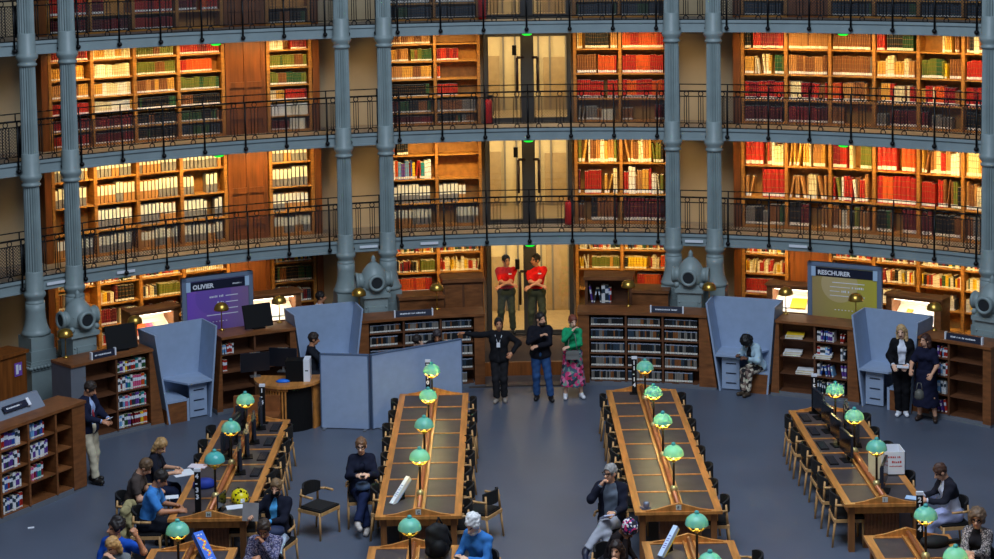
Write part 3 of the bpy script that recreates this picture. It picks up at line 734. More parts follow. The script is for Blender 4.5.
# books lying flat
for (t, z, cl, nm) in ((25.2, Z4[3], 'yellow', 'top shelf'), (25.0, Z4[2], 'white', 'third shelf up'), (27.9, Z4[2] , 'white', 'third shelf by upright books'), (26.2, Z4[1], 'white', 'second shelf up')):
    for j, (dx, cc) in enumerate(((0, 'white'), (.01, cl))):
        b = MB(); b.box(-.17, .17, -.12, .12, 0, .028, 1); b.box(-.175, .175, -.125, .125, .028, .036); b.box(-.175, .175, -.125, .125, -.008, 0)
        o = b.build('paperback', [BM[cc], M_PAGES]); o.location = pol(RI + .14, t + dx * 10, z + .010 + j * .046); o.rotation_euler = (0, 0, -R_(t) + .1 + j * .06)
        tag(o, '%s paperback lying flat, %s of two, %s by the reading booth' % (cc if cc == cl and j else cc, 'upper' if j else 'lower', nm), 'book', 'paperbacks lying flat in the low bookcase')

# ---- study booths
def booth(label, b0, b1, t0, t1, desk):
    tm = (b0 + b1) / 2; zt = 1.78; root = thing('study_booth', label, 'booth', pol(RI, tm), -R_(tm), 'blue grey study booths in the low ring')
    r0, r1 = RI - .02, RT + .06; th = .035
    lb = lambda z: b0 + (t0 - b0) * z / zt; rb = lambda z: b1 + (t1 - b1) * z / zt
    b = MB(); pquad(b, [(r1, lb(0), 0), (r1, rb(0), 0), (r1, rb(zt), zt), (r1, lb(zt), zt)], th); b.build('back_panel', M_POD, root, True)
    for f in (lb, rb):
        b = MB(); pquad(b, [(r0, f(.0), 0), (r1, f(0), 0), (r1, f(zt), zt), (r0, f(zt), zt)], th); b.build('side_panel', M_POD, root, True)
    mid = lambda f: b0 + (b1 - b0) * f
    if desk == 'R': e_out, fr, bk = rb(.73), mid(.46), mid(.12); s_in, s_e = lb(.4), mid(.46)
    else: e_out, fr, bk = lb(.73), mid(.54), mid(.88); s_in, s_e = rb(.4), mid(.54)
    b = MB(); p = [pol(r0, e_out, .70), pol(r0, fr, .70), pol(r1, bk, .70), pol(r1, e_out, .70)]
    if desk == 'R': p.reverse()
    b.add(p + [q + Vector((0, 0, .035)) for q in p], [(3, 2, 1, 0), (4, 5, 6, 7), (0, 1, 5, 4), (1, 2, 6, 5), (2, 3, 7, 6), (3, 0, 4, 7)]); b.build('desk', M_POD, root, True)
    q0 = rb(.1) - .15 if desk == 'R' else lb(.1) + .15
    m0 = q0 - 1.7 if desk == 'R' else q0 + 1.7
    b = MB(); b.pbox(RI + .1, RI + .14, min(q0, m0), max(q0, m0), .02, .70, n=1)
    for z in (.14, .34, .54): b.pbox(RI + .085, RI + .11, min(q0, m0) + .4, max(q0, m0) - .3, z, z + .015, 1, n=1)
    b.build('slotted_panel', [M_POD, M_NAVY], root, True)
    b = MB(); a, c = min(s_in, s_e), max(s_in, s_e); b.pbox(RI - .01, r1, a, c, .0, .40, 1, n=1); b.pbox(RI - .02, r1, a, c, .40, .44, 0, n=1)
    e = s_e; b.pbox(RI - .015, RI + .02, e - .12, e + .12, 0, .44, 0, n=1); b.build('bench_seat', [M_POD, M_RING], root, True)
booth('blue grey booth with empty desk and bench beside the colourful low bookcase', -36.4, -32.3, -37.6, -31.5, 'R')
booth('blue grey booth with a dark-clothed person seated inside', -22.6, -18.1, -23.7, -17.0, 'R')
booth('blue grey booth where a dark-haired person bends over the desk', 18.1, 22.7, 16.8, 23.4, 'L')
booth('blue grey booth beside the two standing women', 32.0, 36.6, 31.0, 37.3, 'L')

# ---- brass mushroom lamps along the ring
blab = ['at the left end of the low bookcase ring', 'beside the black tilted screen and empty booth', 'in front of the purple display board', 'in front of the lit white display case', 'left of the domed vent, above a grey booth',
        'above the cabinet left of the landing', 'above the cabinet of leaning magazines right of the landing', 'right of the domed vent by the reading booth', 'between the reading booth and the display case', 'in front of the gold display board', 'behind the blonde standing woman']
for i, t in enumerate((-44.9, -38.2, -29.9, -24.37, -16.72, -9.28, 8.96, 16.61, 23.84, 30.4, 37.73)):
    root = thing('brass_lamp', 'small brass mushroom lamp ' + blab[i], 'lamp', pol(RT - .08, t, HT if i not in (4, 7) else HT), -R_(t), 'brass mushroom lamps on the low ring')
    b = MB(); b.lathe([(.06, 0), (.06, .015), (.02, .03), (.012, .05)], 12); b.cyl((0, 0, .03), (0, 0, .42), .011); b.build('stem', M_BRASS, root)
    b = MB(); b.lathe([(.15, .40), (.148, .43), (.13, .49), (.09, .535), (.03, .555), (.005, .557)], 18); b.lathe([(.14, .405), (.12, .47), (.06, .52), (.01, .53)], 18); b.build('dome_shade', M_BRASS, root)
# ---- tilted black screens and navy name plates on the ring
for t, lab, tw in ((-40.2, 'black tilted screen on the low bookcase nearest the left columns', -.1), (-26.8, 'black tilted screen standing before the purple display board', .1)):
    root = thing('tilted_screen', lab, 'screen', pol(RI + .25, t, HT), -R_(t) + tw)
    b = MB(); T = Matrix.Rotation(R_(-18), 4, 'X'); b.box(-.30, .30, -.02, .02, 0.03, .50, T=T); b.build('panel', M_BLACK, root)
    b = MB(); b.box(-.12, .12, -.02, .24, 0, .02); b.box(-.04, .04, .15, .19, 0, .3); b.build('stand', M_BLACK, root)
def scrawl(b, x0, x1, z, h, y, T=None, m=0, r=rnd):
    x = x0
    while x < x1:
        wd = r.uniform(.3, .8) * h; b.box(x, min(x1, x + wd), y - .002, y, z, z + h * r.uniform(.7, 1), m, T); x += wd + h * .3 * (1 if r.random() < .8 else 3)
for t, wd, lab in ((-43.6, .50, 'on the low bookcase nearest the left columns'), (-11.9, .78, 'on the low bookcase behind the partition'), (12.9, .66, 'on the low bookcase right of the landing'), (41.6, .74, 'on the low bookcase behind the standing women')):
    root = thing('name_plate', 'long navy name plate with small white lettering ' + lab, 'sign', pol(RI + .06, t if t > -43 else -42.6, HT), -R_(t), 'navy name plates on the low ring')
    T = Matrix.Rotation(R_(-15), 4, 'X')
    b = MB(); b.box(-wd / 2, wd / 2, -.01, .01, 0, .13, T=T); b.build('plate', M_NAVY, root)
    b = MB(); scrawl(b, -wd * .36, wd * .32, .05, .03, -.012, T); b.build('lettering', M_WHITE, root)
    for s in (-1, 1):
        b = MB(); b.box(s * wd / 2 - .014, s * wd / 2 + .014, -.015, .05, 0, .14); b.build('bracket', M_WHITE, root)

# ---- display boards and lit display cases behind the ring
M_PURPLE = bpy.data.materials.new('purple_board'); M_GOLD = bpy.data.materials.new('gold_board')
for m, c1, c2, c3 in ((M_PURPLE, (120, 78, 190), (132, 104, 146), (104, 78, 170)), (M_GOLD, (166, 142, 92), (190, 178, 62), (206, 184, 140))):
    m.use_nodes = True; nt = m.node_tree; bs = nt.nodes['Principled BSDF']; tc = nt.nodes.new('ShaderNodeTexCoord'); sx = nt.nodes.new('ShaderNodeSeparateXYZ')
    nt.links.new(tc.outputs['Object'], sx.inputs[0]); rp = nt.nodes.new('ShaderNodeValToRGB'); mr = nt.nodes.new('ShaderNodeMapRange'); mr.inputs[1].default_value = -.7; mr.inputs[2].default_value = .7
    rp.color_ramp.elements[0].color = lin(c1); rp.color_ramp.elements[1].color = lin(c2); nt.links.new(sx.outputs[0], mr.inputs[0]); nt.links.new(mr.outputs[0], rp.inputs[0])
    # printed disc
    vm = nt.nodes.new('ShaderNodeVectorMath'); vm.operation = 'DISTANCE'; vm.inputs[1].default_value = (-.1, 0, 2.1); mlt = nt.nodes.new('ShaderNodeVectorMath'); mlt.operation = 'MULTIPLY'; mlt.inputs[1].default_value = (1, 0, 1)
    nt.links.new(tc.outputs['Object'], mlt.inputs[0]); nt.links.new(mlt.outputs[0], vm.inputs[0]); lt = nt.nodes.new('ShaderNodeMath'); lt.operation = 'LESS_THAN'; lt.inputs[1].default_value = .38
    nt.links.new(vm.outputs['Value'], lt.inputs[0]); mx = nt.nodes.new('ShaderNodeMixRGB'); mx.inputs[2].default_value = lin(c3); sc_ = nt.nodes.new('ShaderNodeMath'); sc_.operation = 'MULTIPLY'; sc_.inputs[1].default_value = .6
    nt.links.new(lt.outputs[0], sc_.inputs[0]); nt.links.new(sc_.outputs[0], mx.inputs[0]); nt.links.new(rp.outputs[0], mx.inputs[1]); nt.links.new(mx.outputs[0], bs.inputs['Base Color']); bs.inputs['Roughness'].default_value = .5
def board(label, t0, t1, word, m, flip):
    tm = (t0 + t1) / 2; r = 13.2; W = 2 * r * math.sin(R_(t1 - t0) / 2); root = thing('display_board', label, 'display board', pol(r, tm), -R_(tm), 'framed display boards behind the low ring')
    h = W / 2; z0, z1 = .9, 2.52
    b = MB(); b.box(-h, h, -.02, .05, z0, z1); b.box(-h, -h + .09, -.04, .06, 0, z1); b.box(h - .09, h, -.04, .06, 0, z1); b.box(-h, h, -.04, .06, z1 - .08, z1); b.box(-h + .1, h - .1, -.018, 0, 0, z0); b.build('frame', mat('board_frame', (104, 118, 140), .5, var=.05), root)
    b = MB(); b.box(-h + .1, h - .1, -.035, -.02, z0, z1 - .1); b.build('printed_panel', m, root)
    b = MB(); b.box(-h + .17, h - .17, -.045, -.035, z1 - .28, z1 - .1); hd = b.build('heading_strip', M_NAVY, root)
    for s in (-1, 1):
        b = MB(); b.box(s * (h - .13) - .045, s * (h - .13) + .045, -.05, -.035, z1 - .29, z1 - .09); b.build('white_tab', mat('tab', (170, 196, 222), .5, var=0), root)
    T = Matrix.Translation((-h + .22, -.048, z1 - .245)) @ Matrix.Rotation(PI / 2, 4, 'X')
    text_mb(word, .125, T, .004).build('lettering', M_WHITE, root)
    b = MB(); scrawl(b, -h + .26 + .115 * len(word), min(h - .25, -h + .75 + .115 * len(word)), z1 - .225, .03, -.046)
    for j, (x0, x1) in enumerate(((-.18, .12), (-.02, .12), (.0, .12)) if not flip else ((.16, .4), (-.06, .12), (.25, .42))):
        z = 2.06 - j * .13 if not flip else 2.02 - j * .09
        scrawl(b, x0, x1, z, .045, -.037)
        if not flip: b.box(.16, .42, -.038, -.035, z + .01, z + .025)
        else: b.box(-.3, x0 - .04, -.038, -.035, z + .01, z + .022)
    b.box(-.25, .42, -.038, -.035, 1.70 if not flip else 2.12, 1.715 if not flip else 2.135)
    for j in range(6): b.box(-.2 + j * .07, -.17 + j * .07, -.038, -.035, 1.56, 1.575)
    b.build('printed_lines', M_WHITE, root)
board('purple display board reading OLIVIER in a grey frame, behind the low ring', -32.5, -25.95, 'OLIVIER', M_PURPLE, False)
board('gold display board reading RESCHURER in a grey frame, behind the low ring', 25.15, 31.85, 'RESCHURER', M_GOLD, True)
M_LIT = mat('lit_interior', (255, 240, 214), .6, var=0)
def display_case(label, t0, t1, items):
    tm = (t0 + t1) / 2; r = 13.55; W = 2 * r * math.sin(R_(t1 - t0) / 2); h = W / 2
    root = thing('display_case', label, 'display case', pol(r, tm), -R_(tm), 'lit display cases behind the low ring')
    b = MB(); b.box(-h - .12, h + .12, .0, .55, 0, 1.34); b.box(-h - .12, -h, 0, .55, 1.34, 1.9); b.box(h, h + .12, 0, .55, 1.34, 1.9); b.box(-h - .12, h + .12, 0, .4, 1.82, 1.88); b.box(-h - .16, h + .16, -.03, .42, 1.87, 1.91); b.build('cabinet', M_RING, root)
    b = MB(); b.add([(-h, .0, 1.345), (h, .0, 1.345), (h, .5, 1.62), (-h, .5, 1.62)], [(0, 1, 2, 3)]); b.box(-h, h, .5, .53, 1.34, 1.82); b.build('lining', M_LIT, root)
    b = MB(); b.box(-h + .03, h - .03, .05, .09, 1.80, 1.819); b.build('tube_lamp', mat('tube_lamp', (255, 244, 220), .5, var=0, emit=7), root)
    l = bpy.data.lights.new('case_light', 'AREA'); l.shape = 'RECTANGLE'; l.size = W * .9; l.size_y = .1; l.energy = 5; l.color = (1, .88, .68)
    lo = bpy.data.objects.new('case_light', l); C.objects.link(lo); lo.parent = root; lo.location = (0, .12, 1.79); lo.rotation_euler = (.35, 0, 0)
    for j, (f, c, wd) in enumerate(items):
        x = -h + W * f; z = lambda y: 1.35 + .275 * y / .5
        b = MB(); b.hexa([(x - wd, .08, z(.08) + .006), (x + wd, .08, z(.08) + .006), (x + wd, .34, z(.34) + .006), (x - wd, .34, z(.34) + .006), (x - wd, .08, z(.08) + .03), (x + wd, .08, z(.08) + .03), (x + wd, .34, z(.34) + .03), (x - wd, .34, z(.34) + .03)])
        o = b.build('exhibit_leaflet', BM[c]); o.location = root.location; o.rotation_euler = root.rotation_euler
        tag(o, '%s leaflet lying in the %s' % (c, label.split(',')[0]), 'leaflet', 'leaflets in the lit display cases')
display_case('lit display case with orange leaflets, left of the purple board', -36.0, -32.7, [(.25, 'orange', .18), (.5, 'pink', .1), (.75, 'cream', .15)])
display_case('lit white display case, right of the purple board', -25.5, -21.6, [(.3, 'white', .2), (.7, 'ivory', .2)])
display_case('lit display case with a yellow leaflet, left of the gold board', 21.6, 24.9, [(.65, 'yellow', .16), (.25, 'white', .14)])
display_case('lit display case, right of the gold board', 32.2, 36.0, [(.3, 'ochre', .06), (.7, 'white', .2)])

# ---- cabinets flanking the landing
def landing_cab(label, t0, t1, openfront):
    tm = (t0 + t1) / 2; r = 13.5; root = thing('landing_cabinet', label, 'cabinet', pol(r, tm), -R_(tm))
    b = MB(); b.pbox(r - .06, r + .6, t0 - .1, t1 + .1, 1.88, 1.95); b.build('top', M_RING, root, True)
    b = MB()
    if openfront:
        b.pbox(r, r + .55, t0, t1, 0, 1.36); b.pbox(r, r + .55, t0, t0 + .25, 1.36, 1.88, n=1); b.pbox(r, r + .55, t1 - .25, t1, 1.36, 1.88, n=1); b.pbox(r + .4, r + .55, t0, t1, 1.36, 1.88)
    else: b.pbox(r, r + .55, t0, t1, 0, 1.88)
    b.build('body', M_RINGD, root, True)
    if not openfront:
        for a, c in ((t0 + .15, tm - .1), (tm + .1, t1 - .15)):
            b = MB(); b.pbox(r - .02, r + .01, a, c, 1.2, 1.82, n=1); b.pbox(r - .03, r, a + .3, c - .3, 1.28, 1.74, n=1); b.build('door', M_RING, root, True)
landing_cab('walnut cabinet with panelled doors left of the landing', -8.2, -4.55, False)
landing_cab('walnut cabinet holding leaning blue and white magazines right of the landing', 4.7, 9.0, True)
W = 13.56 * R_(3.5)
fill(polplace(13.56, 4.98, 8.5, 1.365), W, .46, 'u', 'cabinet right of the landing', 'paperback', f1=.72, noun='magazine', depth=.25)
b = MB(); b.pbox(13.2, 13.75, 9.1, 12.4, 0, 1.68); b.pbox(13.15, 13.8, 9.05, 12.5, 1.68, 1.74)
tag(b.build('reading_counter', M_RING), 'dark walnut counter between the magazine cabinet and the right column', 'counter')
b = MB(); b.pbox(13.2, 13.75, -12.4, -8.3, 0, 1.62); b.pbox(13.15, 13.8, -12.5, -8.25, 1.62, 1.68)
tag(b.build('reading_counter', M_RING), 'dark walnut counter between the left column and the panelled cabinet', 'counter')

# ---- far left: straight bookcase with a sloping grey board, wooden screen
root = thing('open_bookcase', 'walnut open bookcase with sloping grey board on top, at the left edge', 'bookcase', (-7.14, 28.55, 0), math.atan2(1.72, 1.0))
# local x runs back along the front towards the camera side (negative), y away from the hall
fx = lambda x: x
b = MB(); b.box(-4.2, .02, -.02, .64, HT - .05, HT); b.build('top', M_RING, root)
b = MB(); b.box(-4.2, 0, .34, .37, .08, HT - .05); b.build('back_panel', M_RINGD, root)
b = MB(); b.box(-4.2, 0, .01, .62, 0, .09); b.build('plinth', M_PLINTH, root)
b = MB(); b.box(-.30, 0, 0, .62, .05, HT - .05); b.build('end_panel', M_RING, root)
LX = [-.30, -.68, -1.30, -1.92, -2.55, -3.2, -4.2]
for x in LX[1:]:
    b = MB(); b.box(x - .02, x + .02, 0, .36, .09, HT - .05); b.build('divider', M_RING, root)
for xa, xb in zip(LX[1:], LX[:-1]):
    for z in Z4:
        b = MB(); b.box(xa + .02, xb - .02, .02, .35, z - .025, z); b.build('shelf_board', M_RING, root)
b = MB(); b.prism([(.36, HT), (.60, HT), (.60, HT + .24), (.55, HT + .24)], 'x', -4.2, -.55); b.build('sloping_board', mat('slope_grey', (120, 128, 142), .5, var=.05), root)
Mx = rootmat(root); RZL = root.rotation_euler[2]
def leftplace(x0, x1, z): return lambda x: (Mx @ Vector((x0 + x, .05, z)), RZL)
for c, (cells) in enumerate((['', '', '', ''], ['', 'U', 'u', 'u'], ['u', 'u', 'u', 'u'], ['U', 'u', 'U', 'u'])):
    for r, s in enumerate(cells):
        if s:
            f1 = .62 if (c == 1 and r == 1) else .72 if (c == 1 and r == 3) else .85
            STY['v'] = (STY['u'][0], STY['u'][1], STY['u'][2], .9, .02)
            fill(leftplace(LX[c + 1] + .03, LX[c] - .03, Z4[r]), LX[c] - LX[c + 1] - .06, .33, 'v' if s == 'u' else 'U', '%s, %s column, open bookcase with grey sloping board' % (ROWN[r] if r < 3 else 'top row', COLN[c]), 'paperback', f1=f1, noun='paperback', depth=.2)
pl = thing('name_plate', 'navy name plate with white lettering on the sloping grey board', 'sign', Mx @ Vector((-1.15, .42, HT + .10)), RZL)
T = Matrix.Rotation(R_(-38), 4, 'X')
b = MB(); b.box(-.28, .28, -.035, -.015, -.02, .09, T=T); b.build('plate', M_NAVY, pl)
b = MB(); scrawl(b, -.22, .1, .02, .03, -.037, T); b.build('lettering', M_WHITE, pl)
b = MB(); b.box(.24, .30, -.045, -.01, -.03, .11, T=T); b.build('bracket', M_WHITE, pl)
root = thing('wooden_screen', 'tall plain wooden screen at the left edge with a small purple poster', 'screen', (-8.98, 31.62, 0), R_(58))
b = MB(); b.box(-3.0, 0, 0, .5, 0, 1.6); b.box(-3.0, .04, -.04, .54, 1.6, 1.66); b.build('body', M_PANEL, root)
b = MB(); b.box(-.30, -.12, -.012, 0, 1.2, 1.45, 0); b.box(-.27, -.21, -.016, -.01, 1.24, 1.42, 1); b.box(-.19, -.15, -.016, -.01, 1.30, 1.40, 1); b.build('poster', [mat('poster_purple', (120, 80, 170), .5, var=.2, scale=(20, 20, 20)), M_WHITE], root)
# ================================================================== reading tables
ZT = .76
M_PLQ = mat('plaque', (200, 200, 190), .4, var=.05)
def table(label, x0, x1, y0, y1, nrow, letter):
    cx = (x0 + x1) / 2; root = thing('reading_table', label, 'table', (cx, (y0 + y1) / 2, 0), 0, 'long oak reading tables')
    h = (x1 - x0) / 2; L = (y1 - y0) / 2
    b = MB()
    for s in (-1, 1): b.box(s * h - (0 if s < 0 else .11), s * h + (.11 if s < 0 else 0), -L, L, ZT - .045, ZT)
    for s in (-1, 1): b.box(-h + .11, h - .11, s * L - (0 if s < 0 else .10), s * L + (.10 if s < 0 else 0), ZT - .045, ZT)
    b.box(-.075, .075, -L + .1, L - .1, ZT - .045, ZT + .01); b.box(-h + .05, h - .05, -L + .05, L - .05, ZT - .06, ZT - .035)
    b.build('tabletop', M_TABLE, root)
    y = lambda i: -L + .10 + (2 * L - .2) * i / nrow
    for i in range(1, nrow):
        b = MB(); b.box(-h + .11, h - .11, y(i) - .022, y(i) + .022, ZT - .03, ZT + .006); b.build('divider', M_TABLE, root)
    for i in range(nrow):
        for s in (-1, 1):
            b = MB(); b.box(min(s * .075, s * (h - .11)), max(s * .075, s * (h - .11)), y(i) + .022, y(i + 1) - .022, ZT - .035, ZT - .004); b.build('leather_inlay', M_LEATHER, root)
    b = MB()
    for s in (-1, 1): b.box(s * .075 - .012, s * .075 + .012, -L + .1, L - .1, ZT, ZT + .04)
    b.build('raised_edge', M_TABLE, root)
    b = MB(); b.cyl((0, -L + .12, ZT + .075), (0, L - .12, ZT + .075), .036, n=10); b.build('rail', M_TUBE, root)
    for s in (-1, 1):
        b = MB(); b.prism([(-h + .16, ZT), (h - .16, ZT), (h - .16, ZT + .012), (h * .5, ZT + .035), (0, ZT + .125), (-h * .5, ZT + .035), (-h + .16, ZT + .012)], 'y', s * (L - .04) - .02, s * (L - .04) + .02); g = b.build('gable', M_TABLE, root)
        b = MB(); yy = s * (L - .04) + s * .021; b.box(-.04, .04, yy - .004, yy + .004, ZT + .022, ZT + .10); b.build('plaque', M_PLQ, g)
        if s < 0:
            T = Matrix.Translation((-.022, yy - .006, ZT + .035)) @ Matrix.Rotation(PI / 2, 4, 'X'); text_mb(letter, .07, T).build('lettering', M_NAVY, g)
    b = MB(); b.box(-h + .06, h - .06, -L + .08, L - .08, ZT - .17, ZT - .06); b.build('apron', M_TABLE, root)
    for sx in (-1, 1):
        for yy in (-L + .12, 0, L - .12):
            b = MB(); b.box(sx * (h - .12) - .045, sx * (h - .12) + .045, yy - .045, yy + .045, 0, ZT - .06); b.build('leg', mat('oak_table_leg', (138, 88, 46), .45, var=.25, scale=(14, 14, 2)), root)
    for s in (-1, 1):
        b = MB(); b.box(-.26, .26, s * (L - .35) - .12, s * (L - .35) + .12, 0, ZT - .06)
        for k in range(-4, 5): b.box(k * .055 - .012, k * .055 + .012, s * (L - .35) - .135, s * (L - .35) + .135, .05, ZT - .2)
        b.build('pedestal', M_RING, root)
    return root
TX = [(-5.03, -3.80), (-1.93, -.64), (1.94, 3.25), (5.11, 6.33)]
TCX = [-4.42, -1.285, 2.595, 5.72]
TAB = [(0, 24.82, 29.85, 6, 'H', 'long oak table with three readers on its left side, yellow helmet on it'),
       (1, 24.78, 31.38, 8, 'C', 'long empty oak table with five shaded lamps, left of the central aisle'),
       (2, 24.80, 31.42, 8, 'F', 'long empty oak table with lamps, right of the central aisle'),
       (3, 25.0, 29.92, 6, 'I', 'long oak table with computers and a white box, at the right side'),
       (0, 18.6, 23.64, 6, 'H', 'oak table end behind the blue tilted poster'), (1, 17.0, 23.6, 8, 'C', 'oak table end beside the black backpack'),
       (2, 17.0, 23.62, 8, 'F', 'oak table end with the yellow and white tilted sign'), (3, 18.7, 23.72, 6, 'I', 'oak table end with the black bag, beside the curly-haired person')]
for i, y0, y1, n, let, lab in TAB: table(lab, TX[i][0], TX[i][1], y0, y1, n, let)
# ---- lamps on the table rails
def lampproto():
    root = thing('table_lamp', '-', 'lamp', (0, 0, ZT + .075), 0, 'green shaded table lamps')
    b = MB(); b.ball((0, 0, .04), .062, 12); b.cyl((0, 0, .0), (0, 0, .02), .05, n=12); b.build('base_knob', mat('pale_brass', (214, 190, 130), .35, .6, var=0), root)
    b = MB(); b.cyl((0, 0, .08), (0, 0, .50), .018, n=8); b.build('pole', mat('dark_bronze', (58, 46, 36), .35, .6, var=0), root)
    b = MB()
    for s in (-1, 1): b.tube([(0, 0, .475), (s * .07, 0, .49), (s * .15, 0, .575)], .011, 6)
    b.ball((0, 0, .485), .036, 10); b.build('bracket', mat('lit_brass', (230, 180, 80), .35, .6, var=0), root)
    b = MB(); b.ball((0, 0, .66), .026, 10, sz=1.2); b.build('bulb', M_BULB, root)
    b = MB()
    pr = [(.160, .575), (.157, .60), (.147, .638), (.128, .668), (.10, .695), (.066, .714), (.033, .725), (.01, .728)]
    b.lathe(pr, 28, cap=False); b.lathe([(r - .006, z - .004) for r, z in reversed(pr)], 28, cap=False); b.build('shade', M_SHADE, root)
    b = MB(); b.lathe([(.028, .722), (.034, .742), (.026, .762), (.004, .77)], 12); b.build('finial', M_SHADE, root)
    return root
LP = lampproto(); used = False
def lamp(ix, y, lit, label, dz=0.0):
    global used
    loc = (TCX[ix], y - .24, ZT + .075)
    if not used: r = LP; r.location = loc; r['label'] = label; used = True
    else: r = copytree(LP, loc, 0, label)
    if lit:
        l = bpy.data.lights.new('lamp_glow', 'POINT'); l.energy = max(2.5, lit * 2.0); l.color = (1, .72, .30); l.shadow_soft_size = .04
        o = bpy.data.objects.new('lamp_glow', l); C.objects.link(o); o.parent = r; o.location = (0, 0, .59)
tn = ['helmet table', 'left aisle table', 'right aisle table', 'computer table']
od = ['nearest', 'second nearest', 'third nearest', 'farthest', 'farthest of all']
for ix, ys, lits in ((0, (25.75, 27.35, 28.95), (0, .8, 2)), (1, (25.72, 27.38, 29.04, 30.7), (5, .8, 7, 7)), (2, (25.73, 27.40, 29.04, 30.7), (7, 7, 7, .8)), (3, (25.83, 27.45, 29.0), (.8, 3, 6))):
    for k, (y, lt) in enumerate(zip(ys, lits)):
        nm = 'farthest' if k == len(ys) - 1 else od[k]
        lamp(ix, y, lt, 'green glass table lamp, %s on the %s' % (nm, tn[ix]))
for ix, y, lt, lab in ((0, 22.72, .8, 'teal glass table lamp in front of the helmet table, beside the blue poster'), (1, 22.72, .8, 'teal glass table lamp left of the black backpack'), (2, 22.72, 1.5, 'teal glass table lamp right of the yellow and white tilted sign'),
                   (3, 22.85, 2, 'teal glass table lamp left of the black bag'), (2, 21.3, 4, 'green lamp shade at the bottom edge, right of the central aisle'), (3, 21.35, 6, 'green glass lamp in front of the curly-haired person')):
    lamp(ix, y, lt, lab)

# ---- chairs
def chairproto():
    root = thing('reading_chair', '-', 'chair', (0, 0, 0), 0, None)
    b = MB(); b.box(-.225, .225, -.20, .24, .435, .465); b.box(-.20, .20, -.18, .22, .465, .475); b.build('seat', M_BLACKF, root)
    b = MB(); b.box(-.235, .235, .215, .25, .385, .435); b.box(-.235, .235, -.22, -.19, .385, .435)
    for s in (-1, 1): b.box(s * .22 - .015, s * .22 + .015, -.2, .23, .385, .435)
    b.build('seat_frame', M_LEG, root)
    n = 10; vs = []
    for i in range(n + 1):
        a = R_(-56 + 112 * i / n); c = abs(i - n / 2) / (n / 2)
        hgt = .21 * (1 - .35 * c ** 3); zc = .70
        for rr in (.235, .265):
            x = rr * math.sin(a); y = .02 - rr * math.cos(a)
            vs += [(x, y, zc - hgt / 2), (x, y, zc + hgt / 2)]
    fs = []
    for i in range(n):
        a = 4 * i; q = a + 4
        fs += [(a, q, q + 1, a + 1), (a + 2, a + 3, q + 3, q + 2), (a + 1, q + 1, q + 3, a + 3), (a, a + 2, q + 2, q)]
    fs += [(0, 1, 3, 2), (4 * n, 4 * n + 2, 4 * n + 3, 4 * n + 1)]
    b = MB(); b.add(vs, fs, 0, False); b.build('backrest', M_BLACKF, root)
    for s in (-1, 1):
        b = MB(); b.tube([(s * .20, -.19, .645), (s * .245, -.06, .655), (s * .25, .10, .655)], .02, 6); b.build('armrest', M_LEG, root)
    for s in (-1, 1):
        b = MB(); b.cyl((s * .235, .23, 0), (s * .225, .22, .435), .016, .02); b.build('leg', M_LEG, root)
        b = MB(); b.cyl((s * .225, -.24, 0), (s * .215, -.19, .45), .016, .02); b.cyl((s * .215, -.19, .45), (s * .19, -.17, .74), .02, .016); b.build('leg', M_LEG, root)
    return root
CP = chairproto(); cused = False
def chair(x, y, rz, label, group=None):
    global cused
    if not cused: CP.location = (x, y, 0); CP.rotation_euler = (0, 0, rz); CP['label'] = label; r = CP; cused = True
    else: r = copytree(CP, (x, y, 0), rz, label)
    if group: r['group'] = group
    elif 'group' in r: del r['group']
    return r
def rowchairs(ix, side, ys, tname, skip=()):
    n = len(ys)
    for k, y in enumerate(ys):
        if k in skip: continue
        x = TX[ix][0] + .02 if side == 'L' else TX[ix][1] - .02
        if side == 'L': x += .08
        else: x -= .08
        o = '%s from near end' % ['first', 'second', 'third', 'fourth', 'fifth', 'sixth', 'seventh', 'eighth'][k]
        chair(x + rnd.uniform(-.05, .05), y + rnd.uniform(-.04, .04), (-PI / 2 if side == 'L' else PI / 2) + rnd.uniform(-.06, .06), 'oak chair with black back, %s, %s side of %s' % (o, 'left' if side == 'L' else 'right', tname), 'chairs along the reading tables')
ys8 = lambda y0, y1, n: [y0 + .1 + (y1 - y0 - .2) * (i + .5) / n for i in range(n)]
rowchairs(0, 'L', ys8(24.82, 29.85, 6), tn[0], (0, 1, 2)); rowchairs(0, 'R', ys8(24.82, 29.85, 6), tn[0])
rowchairs(1, 'L', ys8(24.78, 31.38, 8), tn[1], (0,)); rowchairs(1, 'R', ys8(24.78, 31.38, 8), tn[1], ())
rowchairs(2, 'L', ys8(24.80, 31.42, 8), tn[2], (0,)); rowchairs(2, 'R', ys8(24.80, 31.42, 8), tn[2])
rowchairs(3, 'L', ys8(25.0, 29.92, 6), tn[3]); rowchairs(3, 'R', ys8(25.0, 29.92, 6), tn[3], (0,))
chair(3.33, 23.0, PI / 2, 'oak chair with black back at the table with the tilted yellow sign, right side')
chair(-2.93, 26.2, R_(236), 'loose oak armchair with black seat, standing alone between the left tables')
chair(-1.93 - .95, 22.3, R_(20), 'black chair back at the bottom edge, left of the aisle tables')

